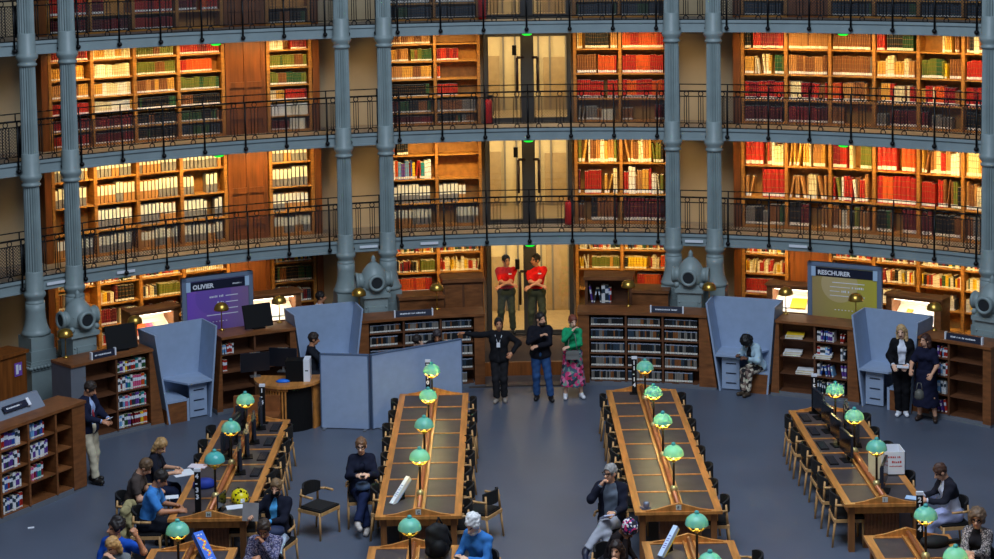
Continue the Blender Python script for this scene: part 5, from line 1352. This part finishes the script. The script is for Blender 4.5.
    # lower garment
    if bottom:
        col, kind = bottom[:2]; s = SDF(.03)
        s.s_(S(pel + A(-.075, 0, 0)), S(pel + A(.075, 0, 0)), .128 * k, .128 * k)
        for sx in (-1, 1): s.s_(S(pel + T @ A(sx * .07, 0, 0)), S(pel + T @ A(sx * .06, 0, .08)), .122 * k, .115 * k, True)
        if kind == 'skirt':
            zt_ = bottom[2] if len(bottom) > 2 else .32
            if sit is None: s.s_(S(pel + A(0, 0, .0)), S(A(0, 0, zt_)), .15 * k, .235 * k, True); s.s_(S(pel + A(-.06, 0, .0)), S(A(-.1, 0, zt_)), .13 * k, .17 * k, True); s.s_(S(pel + A(.06, 0, .0)), S(A(.1, 0, zt_)), .13 * k, .17 * k, True)
            else:
                leg(s, hipR, kR, fR, .03, .8, .05); leg(s, hipL, kL, fL, .03, .8, .05); s.s_(S((hipR + hipL) / 2), S((kR + kL) / 2), .1 * k, .1 * k)
        else:
            u = {'long': .98, 'crop': .86, 'short': .5}[kind]; leg(s, hipR, kR, fR, .016, u, .012); leg(s, hipL, kL, fL, .016, u, .012)
        cloth('skirt' if kind == 'skirt' else 'trousers', s, col)
    if shoes and feet:
        for f, kk, sx in ((fR, kR, 1), (fL, kL, -1)):
            fw = nrm(A(sx * .18, 1, 0)) if sit is None or kk[1] < f[1] + .25 else nrm(A(sx * .15, 1, 0))
            dn = nrm(f - kk); 
            if abs(dn[2]) < .75: fw = nrm(fw * .8 + A(0, 0, -.35)); 
            s = SDF(.03); c = f + A(0, 0, -.045) if abs(dn[2]) >= .75 else f + dn * .05
            s.s_(S(c - fw * .05), S(c + fw * .15), .045 * k, .042 * k); s.s_(S(f), S(c), .047 * k, .045 * k)
            if abs(dn[2]) >= .75: zs = S(f)[2] - .09 * k; s.cut.append(lambda P, zs=zs: zs - P[..., 2])
            V, F = s.nets(.012); bb = MB(); bb.add(V.tolist(), F.tolist(), 0, True); bb.build('shoe', mat('shoe_%d_%d_%d' % shoes, shoes, .45, var=.05), root)
    # hair
    if hair:
        col, st = hair; s = SDF(.03); g = {'curly': .04, 'scarf': .04}.get(st, .016)
        s.e_(S(hc + HM @ A(0, -.02, .035)), A(.076 + g, .094 + g, .092 + g) * k, HM)
        fcx = S(hc + HM @ A(0, .125, -.03)); fr = (A(.094, .105, .112) if st != 'scarf' else A(.088, .085, .10)) * k
        cuts = [lambda P: -ellip(P, fcx, fr, HM)]
        nk = S(hc + HM @ A(0, 0, -.075 if st in ('short', 'buzz') else -.4)); zz = (HM @ A(0, -.35, 1)).astype(np.float32); cuts.append(lambda P: (nk - P) @ zz)
        if st == 'long':
            for sx in (-1, 0, 1): s.s_(S(hc + HM @ A(sx * .07, -.05, .0)), S(hc + HM @ A(sx * .085, -.05 + (.05 if sx else -.03), -.24)), .045 * k, .038 * k)
        elif st == 'bob':
            for sx in (-1, 0, 1): s.s_(S(hc + HM @ A(sx * .07, -.045, .0)), S(hc + HM @ A(sx * .08, -.035, -.11)), .05 * k, .045 * k)
        elif st == 'curly':
            for j in range(34):
                v = nrm(A(rnd.uniform(-1, 1), rnd.uniform(-1, .35), rnd.uniform(-.75, 1))); s.e_(S(hc + HM @ (v * A(.10, .115, .12) + A(0, -.02, .02))), A(.034, .034, .034) * k)
        elif st == 'tied': s.e_(S(hc + HM @ A(0, -.13, .02)), A(.045, .05, .045) * k)
        elif st == 'wild':
            for j in range(26):
                v = nrm(A(rnd.uniform(-1, 1), rnd.uniform(-1, .15), rnd.uniform(-.3, 1))); s.e_(S(hc + HM @ (v * A(.085, .10, .10) + A(0, -.02, .035))), A(.032, .032, .032) * k)
        s.cut += cuts; s.bump = (.005, 75) if st != 'scarf' else (.004, 40); V, F = s.nets(.0115); bb = MB(); bb.add(V.tolist(), F.tolist(), 0, True)
        m = col if not isinstance(col, tuple) else mat('hair_%d_%d_%d' % col, col, .55, var=.3, scale=(30, 30, 30))
        bb.build('headscarf' if st == 'scarf' else 'hair', m, root)
    TH = Matrix([list(map(float, r)) for r in HM]).to_4x4(); TH.translation = Vector(S(hc).tolist()); TT = Matrix([list(map(float, r)) for r in T]).to_4x4()
    for ex in extras:
        b = MB()
        if ex == 'glasses':
            for sx in (-1, 1): b.torus((sx * .034, .095, .012), .026, .005, Matrix(((1, 0, 0), (0, 0, 1), (0, 1, 0))), 12, 4); b.box(sx * .078 - .003, sx * .078 + .003, -.01, .09, .012, .02)
            b.box(-.012, .012, .098, .104, .014, .02); b.v = [tuple(TH @ (Vector(v) * k)) for v in b.v]; b.build('glasses', M_BLACK, root)
        elif ex == 'mask':
            s = SDF(.02); s.e_(A(0, .045, -.055), A(.066, .072, .058)); V, F = s.nets(.01); keep = [f for f in F.tolist() if V[f][:, 1].mean() > .02]
            b.add(V.tolist(), keep, 0, True); b.v = [tuple(TH @ (Vector(v) * k)) for v in b.v]; b.build('face_mask', M_BLACK, root)
        elif ex in ('beard', 'greybeard'):
            s = SDF(.02); s.e_(A(0, .036, -.085), A(.066, .066, .05)); V, F = s.nets(.01); keep = [f for f in F.tolist() if V[f][:, 2].mean() < -.055 or V[f][:, 1].mean() < .0]
            b.add(V.tolist(), keep, 0, True); b.v = [tuple(TH @ (Vector(v) * k)) for v in b.v]; b.build('beard', mat('beard_grey', (200, 198, 196), .8, var=.2) if ex == 'greybeard' else mat('beard_dark', (44, 32, 26), .8, var=.2), root)
        elif ex == 'lanyard':
            c = [che + T @ A(-.07, .09, .13), che + T @ A(-.02, .145, -.02), che + T @ A(.02, .145, -.02), che + T @ A(.07, .09, .13)]
            b.tube([S(v) for v in c], .006, 5); p = S(che + T @ A(0, .15, -.06)); b.box(p[0] - .035, p[0] + .035, p[1] - .004, p[1] + .004, p[2] - .05, p[2] + .04); b.build('lanyard', M_WHITE, root)
        elif ex == 'belt':
            for sx in (-1, 1): pass
            b.lathe([(.15 * k, pz * k + .045), (.152 * k, pz * k + .085)], 20); b.v = [(v[0] * 1.25, v[1] * .88, v[2]) for v in b.v]; b.build('belt', M_BLACK, root)
        elif ex == 'logo':
            p = che + T @ A(-.085, .135, .06); b.box(*(lambda q: (q[0] - .035, q[0] + .035, q[1] - .01, q[1] + .005, q[2] - .012, q[2] + .012))(S(p))); b.build('chest_badge', M_WHITE, root)
        elif ex == 'tie':
            a, c = S(neck + T @ A(0, .085, -.09)), S(wai + T @ A(0, .125, .0)); b.cyl(a, c, .018, .03, 6); b.build('necktie', mat('tie_red', (170, 50, 60), .6), root)
    if headpx:      # set the person down where the head was seen
        hl = Matrix.Rotation(rz, 3, 'Z') @ Vector(S(hc).tolist()); q = at(headpx[0], headpx[1], loc[2] + hl.z); root.location = (q.x - hl.x, q.y - hl.y, loc[2])
    return root, (lambda v: rootmat(root) @ Vector(v)), dict(wR=S(wR), wL=S(wL), hc=S(hc), HM=HM)
def held(name, label, cat, P, loc, rz, sx, sy, sz, m, tilt=0, m2=None):
    b = MB(); T = Matrix.Rotation(tilt, 4, 'X'); b.box(-sx / 2, sx / 2, -sy / 2, sy / 2, 0, sz, 0, T)
    if m2: b.box(-sx / 2 + .008, sx / 2 - .008, -sy / 2 + .01, sy / 2 - .01, sz, sz + .002, 1, T)
    o = b.build(name, [m, m2 or m]); o.location = P(loc); o.rotation_euler = (0, 0, rz); return tag(o, label, cat)
def floral(name, cols, sc):
    m = bpy.data.materials.new(name); m.use_nodes = True; nt = m.node_tree; bs = nt.nodes['Principled BSDF']; tc = nt.nodes.new('ShaderNodeTexCoord'); vo = nt.nodes.new('ShaderNodeTexVoronoi'); vo.inputs['Scale'].default_value = sc
    rp = nt.nodes.new('ShaderNodeValToRGB'); rp.color_ramp.interpolation = 'CONSTANT'; nt.links.new(tc.outputs['Object'], vo.inputs['Vector'])
    sp = nt.nodes.new('ShaderNodeSeparateColor'); nt.links.new(vo.outputs['Color'], sp.inputs[0]); nt.links.new(sp.outputs[0], rp.inputs[0])
    el = rp.color_ramp.elements
    while len(el) < len(cols): el.new(.5)
    for i, c in enumerate(cols): el[i].position = i / len(cols); el[i].color = lin(c)
    nt.links.new(rp.outputs[0], bs.inputs['Base Color']); bs.inputs['Roughness'].default_value = .85; return m
M_FLORAL = floral('pink_floral', [(206, 60, 120), (70, 90, 110), (220, 120, 160), (40, 44, 60), (120, 150, 140), (196, 40, 90)], 17)
M_SCARF = floral('scarf_floral', [(24, 24, 40), (210, 40, 110), (226, 220, 220), (40, 50, 110), (24, 22, 34)], 32)
M_PATT = floral('dark_pattern', [(30, 28, 30), (200, 190, 170), (60, 44, 40), (130, 110, 100)], 16)
M_TWEED = floral('tweed', [(60, 56, 58), (180, 168, 164), (110, 100, 100), (40, 38, 40), (150, 140, 138)], 70)
M_CHECK = floral('plaid', [(70, 70, 104), (120, 118, 150), (50, 48, 80), (150, 140, 160)], 60)
CAMF = PI      # facing the camera
def G(px, py, z=0): p = at(px, py, z); return (p.x, p.y, z)
# guards on the landing
ax = dict(RH=(-.12, .25, 1.16), LH=(.12, .29, 1.14), elbow={'R': (.8, .2, -.5), 'L': (-.8, .2, -.5)}, curl=28)
GR, GT, GB = (206, 26, 24), (66, 70, 52), (26, 24, 22)
person('security guard in red polo with arms crossed, left of the pair at the doors', G(507, 333, .31), CAMF, 1.78, head=(28, 0, 0), top=(GR, 'half', -.03), bottom=(GT, 'long'), shoes=GB, hair=((30, 24, 20), 'buzz'), skin='tan', RF=(.16, 0, .09), LF=(-.14, 0, .09), extras=('logo', 'belt'), group='pair of guards in red polos', **ax)
person('security guard in red polo looking at the other guard, right of the pair', G(537, 334, .31), CAMF - .1, 1.82, head=(-48, 0, 0), top=(GR, 'half', -.03), bottom=(GT, 'long'), shoes=GB, hair=((26, 20, 18), 'short'), skin='tan', RF=(.15, 0, .09), LF=(-.17, 0, .09), extras=('logo', 'belt'), group='pair of guards in red polos', **ax)
# standing group in front of the landing
BK_ = (24, 24, 28)
person('person in black with a lanyard, arm stretched out to the grey partition', G(500, 402), CAMF - .1, 1.70, head=(10, 5, 0), top=((24, 24, 28), 'long'), jacket=(BK_, -.10, .03), bottom=((34, 34, 38), 'long'), shoes=(150, 140, 130), hair=((24, 20, 20), 'short'), skin='tan', RH=(.72, .05, 1.40), LH=(-.26, .10, 1.02), elbow={'L': (-1, -.5, .2), 'R': (0, -.5, -1)}, extras=('lanyard',), RF=(.06, .02, .09), LF=(-.09, -.05, .09))
person('bearded person in dark top and jeans, arms folded, looking aside', G(541, 400), CAMF, 1.78, head=(42, -4, 0), top=((22, 24, 34), 'long', -.05), jacket=((24, 24, 32), -.10, .03), bottom=((44, 76, 124), 'long'), shoes=(30, 26, 26), hair=((34, 27, 25), 'short'), skin='light', RH=(.0, .25, 1.36), LH=(.06, .26, 1.16), extras=('beard',), LF=(-.20, .08, .09), RF=(.08, -.06, .09), elbow={'R': (.9, 0, -.6), 'L': (-.9, 0, -.5)})
person('person in green cardigan and pink floral skirt, hand on chin', G(573, 398), CAMF + .1, 1.70, head=(12, -14, 0), top=((30, 150, 100), 'long', -.06), bottom=(M_FLORAL, 'skirt', .28), shoes=(226, 228, 234), hair=((120, 62, 44), 'tied'), skin='pale', RH=(.02, .20, 1.42), LH=(.10, .22, 1.10), elbow={'R': (.9, .1, -.8), 'L': (-.9, .1, -.5)}, woman=True, RF=(.15, 0, .09), LF=(-.17, 0, .09))
b = MB(); b.box(-.13, .13, -.05, .05, 0, .15); b.box(-.12, .12, -.06, .06, .1, .16); b.tube([(-.1, 0, .15), (-.05, .05, .5), (.05, .05, .5), (.1, 0, .15)], .008)
p = at(573, 398, 0); obj('shoulder_bag', b, mat('grey_bag', (112, 112, 110), .6), 'small grey bag held in front of the green cardigan', 'bag', (p.x - .01, p.y - .25, .86), 0)
# booth reader
p = pol(12.14, 21.55); _, P, J = person('dark-haired person in a pale jacket bent over the booth desk', (p.x, p.y, 0), R_(132), 1.66, sit=.44, lean=24, head=(0, -40, 0), top=((40, 40, 46), 'long'), jacket=((170, 196, 210), -.02, .05), bottom=(M_PATT, 'long'), shoes=(70, 58, 46), hair=((16, 14, 16), 'curly'), skin='dark', RH=(.12, .46, .80), LH=(-.12, .46, .78), woman=True, RF=(.02, .40, .09), LF=(-.10, .42, .09))
held('smartphone', 'phone held by the booth reader', 'phone', P, (0, .52, .80), 1.2, .08, .15, .012, M_BLACK)
# two women at the right
_, P, J = person('blonde person in black suit and white shirt, standing by the booth', G(902, 415), CAMF - .25, 1.76, head=(-10, -8, 4), top=((214, 218, 230), 'long'), jacket=((20, 20, 24), -.12, .065), bottom=((18, 18, 22), 'long'), shoes=(228, 230, 238), hair=((190, 156, 110), 'long'), skin='pale', RH=(.16, .22, 1.02), LH=(-.10, .28, 1.04), woman=True, RF=(.06, .02, .09), LF=(-.07, .0, .09))
held('white_booklet', 'white booklet held by the blonde standing person', 'booklet', P, (-.02, .33, 1.02), CAMF - .25, .22, .16, .02, M_WHITE)
_, P, J = person('dark-haired person in long navy dress holding a handbag, right of the blonde person', G(926, 420), CAMF - .45, 1.66, head=(-34, -2, 0), top=((24, 26, 48), 'half', -.05), bottom=((24, 26, 48), 'skirt', .30), shoes=(60, 44, 36), hair=((60, 34, 26), 'bob'), skin='light', RH=(.22, .32, 1.02), LH=(-.16, .26, .96), woman=True, LF=(-.18, .03, .09), RF=(.12, 0, .09))
b = MB(); b.lathe([(.07, 0), (.09, .04), (.08, .14), (.03, .18)], 12); b.tube([(-.06, 0, .14), (-.03, 0, .3), (.03, 0, .3), (.06, 0, .14)], .008); p = at(919, 395, .75); obj('small_handbag', b, mat('grey_handbag', (90, 90, 84), .5), 'small grey handbag hanging in front of the navy dress', 'bag', (p.x, p.y - .02, .68), 0)
# man in blazer
_, P, J = person('person in navy blazer and red tie looking at a phone, leaning on the walnut bookcase', G(96, 484), R_(-112), 1.78, lean=-2, headpx=(90.5, 389), head=(14, -30, 0), top=((160, 180, 220), 'long'), jacket=((26, 30, 52), -.20, .05), bottom=((196, 184, 158), 'long'), shoes=(34, 30, 28), hair=((44, 32, 26), 'short'), skin='tan', RH=(.10, .36, 1.12), LH=(-.08, .36, 1.12), extras=('tie',), RF=(.10, .20, .09), LF=(-.08, .02, .09))
held('smartphone', 'phone in the hands of the person in the blazer', 'phone', P, (0, .44, 1.14), R_(-90), .075, .15, .012, M_BLACK, .4, M_WHITE)
# behind the ring and partition
person('person in white shirt seen from the shoulders up behind the grey booth', (-3.78, 35.55, 0), R_(-75), 1.70, head=(0, 0, 0), headpx=(321, 297), top=((206, 216, 234), 'long'), bottom=((40, 44, 60), 'long'), shoes=(30, 28, 28), hair=((30, 22, 20), 'short'), skin='tan', RH=(.1, .35, 1.2))
p = pol(12.18, -21.1); person('dark-clothed person seated in the booth beside the service desk', (p.x - .05, p.y, 0), R_(-80), 1.78, sit=.44, head=(0, -12, 0), headpx=(314, 339), top=((30, 32, 40), 'long'), bottom=((36, 38, 46), 'long'), shoes=(30, 28, 28), hair=((46, 34, 28), 'short'), skin='tan', RH=(.16, .42, .80), LH=(-.16, .42, .80))
person('dark-haired person leaning forward behind the partition, face turned down', (-1.62, 33.55, 0), CAMF - .7, 1.66, sit=.5, lean=14, head=(-20, -28, 0), headpx=(417, 341), top=((26, 26, 34), 'long'), bottom=((30, 30, 40), 'long'), hair=((34, 26, 24), 'short'), skin='pale')
person('reddish-faced person with cropped hair behind the partition', (-1.16, 33.62, 0), CAMF, 1.72, sit=.52, lean=8, head=(5, -22, 0), headpx=(437, 336), top=((24, 24, 32), 'long'), bottom=((30, 30, 40), 'long'), hair=((60, 50, 52), 'buzz'), skin='tan')
# readers at the helmet table
R90 = -PI / 2
tr = dict(RH=(.12, .40, .80), LH=(-.12, .40, .80))
def seated(label, x, y, rz, clab, coff=(0, 0), **kw):
    r = person(label, (x, y, 0), rz, sit=.475, **kw); l = r[0].location; chair(l.x + coff[0], l.y + coff[1], rz, clab, None); print('SEAT', label[:30], round(l.x, 2), round(l.y, 2)); return r
seated('blond person in dark top reading at the far left of the helmet table', -5.52, 26.95, R90, 'oak chair of the blond reader in the dark top', headpx=(161, 446), h=1.72, lean=12, head=(-25, -25, 0), top=((28, 30, 42), 'half'), bottom=((30, 36, 60), 'long'), hair=((170, 132, 84), 'bob'), woman=True, **tr)
seated('person in brown T-shirt bending over the helmet table', -5.62, 25.72, R90, 'oak chair of the reader in the brown T-shirt', headpx=(145.6, 467), h=1.74, lean=16, head=(0, -25, 0), top=((72, 62, 58), 'short'), bottom=((60, 62, 70), 'long'), hair=((96, 72, 50), 'short'), skin='light', **tr)
seat_loc = seated('person in blue short-sleeved shirt writing at the near corner of the helmet table', -5.36, 25.12, R90, 'oak chair of the blue-shirted reader, coat hung on it', headpx=(161, 479), h=1.80, lean=14, head=(0, -20, 0), top=((64, 130, 200), 'half'), bottom=((28, 30, 40), 'long'), hair=((36, 28, 24), 'short'), skin='tan', RH=(.16, .50, .80), LH=(-.12, .42, .79))[0].location
cs = SDF(.05); cs.s_(A(-.19, 0, .62), A(.19, 0, .62), .055, .055)
for x in (-.2, -.1, 0, .1, .2): cs.s_(A(x, -.02, .6), A(x * 1.15, -.05 - abs(x) * .1, .12), .05, .07, True)
cs.s_(A(-.16, .05, .6), A(-.17, .07, .36), .045, .05, True); cs.s_(A(.16, .05, .6), A(.17, .07, .36), .045, .05, True); cs.bump = (.012, 30)
V, F = cs.nets(.014); b = MB(); b.add(V.tolist(), F.tolist(), 0, True); l = seat_loc
obj('hanging_coat', b, mat('khaki_coat', (150, 138, 96), .85, var=.4, scale=(9, 9, 9)), 'khaki coat hung over the back of the chair of the blue-shirted reader', 'coat', (l.x - .30, l.y, .20), R90)
# bottom left
seated('dark-haired person in royal blue shirt, hand raised beside the face', -5.22, 23.1, CAMF - .35, 'oak chair under the person in the royal blue shirt', headpx=(115, 528), h=1.80, head=(-30, 0, 0), top=((30, 80, 180), 'half'), bottom=((40, 40, 50), 'long'), hair=((34, 26, 24), 'wild'), skin='tan', LH=(-.40, .12, 1.26), RH=(.16, .3, .72), elbow={'L': (-.6, -.2, -1)}, curl=50)
seated('blonde person looking down in front of the royal blue shirt', -5.08, 22.25, CAMF - .35, 'oak chair under the blonde person at the bottom edge', headpx=(112, 546), h=1.66, lean=8, head=(-10, -22, 0), top=((110, 114, 118), 'half'), bottom=((50, 50, 60), 'long'), hair=((190, 144, 88), 'bob'), skin='light', LH=(-.10, .30, 1.10), RH=(.14, .32, .8), woman=True, elbow={'L': (-1, .1, -.8)})
# navy woman beside the left aisle table
_, P, J = seated('person in navy seated beside the empty left aisle table, holding a phone', -2.16, 27.35, CAMF + .12, 'oak chair of the person in navy beside the aisle table', headpx=(361, 446), h=1.76, head=(-8, -8, 0), top=((24, 28, 46), 'long'), jacket=((22, 26, 44), -.04, .03), bottom=((30, 40, 72), 'long'), shoes=(200, 190, 182), hair=((120, 86, 60), 'tied'), skin='pale', RH=(.09, .36, .90), LH=(-.09, .36, .90), extras=('glasses',), woman=True, RF=(-.05, .46, .09), LF=(.10, .58, .22), knee={'L': (-.1, .5, 1)})
held('smartphone', 'phone held by the seated person in navy', 'phone', P, (0, .44, .92), CAMF, .075, .15, .012, M_BLACK)
b = MB(); b.lathe([(.09, 0), (.13, .03), (.11, .09), (.02, .12)], 12); obj('crumpled_scarf', b, mat('slate_scarf', (70, 90, 120), .8, var=.3, scale=(12, 12, 12)), 'blue grey scarf on the lap of the seated person in navy', 'scarf', P((0.0, .30, .66)), 0)
# masked person with tablet
_, P, J = seated('masked person reading a tablet, white trousers, right of the helmet table', -3.18, 25.1, R_(160), 'oak chair of the masked person with the tablet', headpx=(276, 488), h=1.72, lean=-3, head=(10, -14, 0), top=((86, 170, 226), 'long'), jacket=((24, 26, 40), -.04, .05), bottom=((196, 212, 234), 'long'), shoes=(224, 226, 230), hair=((120, 92, 62), 'short'), skin='light', RH=(.24, .34, .92), LH=(-.06, .34, .86), extras=('mask',), LF=(-.26, .50, .09), RF=(.06, .46, .09))
held('tablet', 'grey tablet held upright by the masked person', 'tablet', P, (.20, .44, .88), R_(160) + .2, .24, .015, .26, mat('tablet_grey', (140, 136, 136), .4), .25)
b = MB(); b.lathe([(.16, 0), (.2, .04), (.19, .10), (.05, .14)], 14); o = obj('tote_bag', b, mat('navy_tote', (30, 42, 74), .7), 'navy bag with white print on the lap of the masked person', 'bag', P((-.06, .30, .66)), R_(160)); o.scale = (1.1, .8, 1)
# plaid man
seated('person in plaid shirt, hand covering the mouth, at the bottom edge', -3.28, 23.3, CAMF - .05, 'oak chair under the person in the plaid shirt', headpx=(264, 529), h=1.78, lean=6, head=(0, -22, 0), top=(M_CHECK, 'long'), bottom=((50, 50, 60), 'long'), hair=((60, 46, 36), 'short'), skin='tan', LH=(-.0, .22, 1.10), RH=(.12, .3, .9), extras=('glasses',), curl=50, elbow={'L': (-.7, .3, -1)})
# white-haired man
_, P, J = seated('white-haired bearded person in blue shirt looking at a phone', -.30, 23.3, R_(140), 'oak chair of the white-haired reader', headpx=(472.5, 525), h=1.82, lean=10, head=(0, -22, 0), top=((58, 118, 186), 'long'), bottom=((50, 60, 90), 'long'), hair=((226, 224, 222), 'wild'), skin='pale', RH=(.10, .40, .86), LH=(-.10, .40, .86), extras=('greybeard',))
held('smartphone', 'phone held by the white-haired reader', 'phone', P, (0, .47, .88), R_(140), .075, .15, .012, M_BLACK, .3)
b = MB()
chair(-.34, 25.9, R_(60), 'oak chair with black back turned out behind the white-haired reader')
# grey-haired man with crossed legs
_, P, J = seated('grey-haired person with crossed legs and book, chin in hand', 1.64, 25.45, CAMF - .18, 'oak chair of the grey-haired person with crossed legs', headpx=(610, 473), h=1.80, head=(-32, -2, 0), top=((96, 104, 116), 'long'), jacket=((26, 28, 42), -.12, .09), bottom=((168, 170, 180), 'long'), shoes=(26, 30, 52), hair=((150, 146, 142), 'short'), skin='light', RH=(.13, .20, 1.16), LH=(-.08, .36, .80), RF=(-.02, .48, .09), LF=(.30, .58, .30), extras=('glasses',), elbow={'R': (.7, .3, -1)}, knee={'L': (-.1, .5, 1)}, curl=50)
held('open_book', 'pale book on the knee of the grey-haired person', 'book', P, (0.02, .38, .74), CAMF + .3, .16, .22, .02, mat('pale_cover', (196, 200, 226), .5), .5)
# headscarf and companion
seated('person in dark coat with a pink and black floral headscarf', 1.80, 23.35, CAMF + .9, 'oak chair of the person in the floral headscarf', headpx=(629, 529), h=1.66, lean=24, head=(0, -30, 0), top=((30, 24, 26), 'long'), bottom=((30, 30, 36), 'long'), hair=(M_SCARF, 'scarf'), skin='dark', RH=(.06, .30, 1.0), woman=True)
seated('dark-haired person with hand to mouth below the floral headscarf', 1.52, 22.3, CAMF - .2, 'oak chair at the bottom edge under the dark-haired person', headpx=(616, 550), h=1.68, head=(-10, -6, 0), top=((24, 24, 28), 'long'), bottom=((40, 40, 46), 'long'), hair=((40, 26, 22), 'bob'), skin='light', LH=(-.08, .22, 1.12), woman=True, elbow={'L': (-.8, .3, -1)})
# right side
seated('person in black and white raglan shirt seated beside the white box table', 6.74, 25.0, R_(98), 'oak chair of the reader in the raglan shirt', headpx=(940, 472), h=1.70, lean=12, head=(0, -22, 0), top=((200, 204, 220), 'long'), jacket=((34, 34, 44), .33, .07), bottom=((170, 176, 212), 'long'), shoes=(40, 40, 44), hair=((76, 48, 34), 'short'), skin='light', RH=(.10, .42, .82), LH=(-.10, .44, .82))
seated('curly-haired person in tweed jacket and glasses, arms resting on the table', 6.74, 23.1, R_(150), 'oak chair of the curly-haired person', headpx=(977, 519), h=1.68, lean=2, head=(6, -4, 0), top=((30, 28, 32), 'none'), jacket=(M_TWEED, -.02, .07), bottom=((40, 40, 46), 'long'), hair=((112, 88, 68), 'curly'), skin='light', RH=(.02, .40, .84), LH=(-.02, .36, .86), woman=True, extras=('glasses',))
bs = SDF(.05)
for x in (-.09, .09): bs.s_(A(x, 0, .09), A(x * .9, 0, .36), .085, .08)
bs.s_(A(0, -.01, .12), A(0, -.01, .40), .1, .075); bs.bump = (.006, 28)
V, F = bs.nets(.012); b = MB(); b.add(V.tolist(), F.tolist(), 0, True); b.build('sack', M_BLACKF, BP_ROOT)
place_books(300)
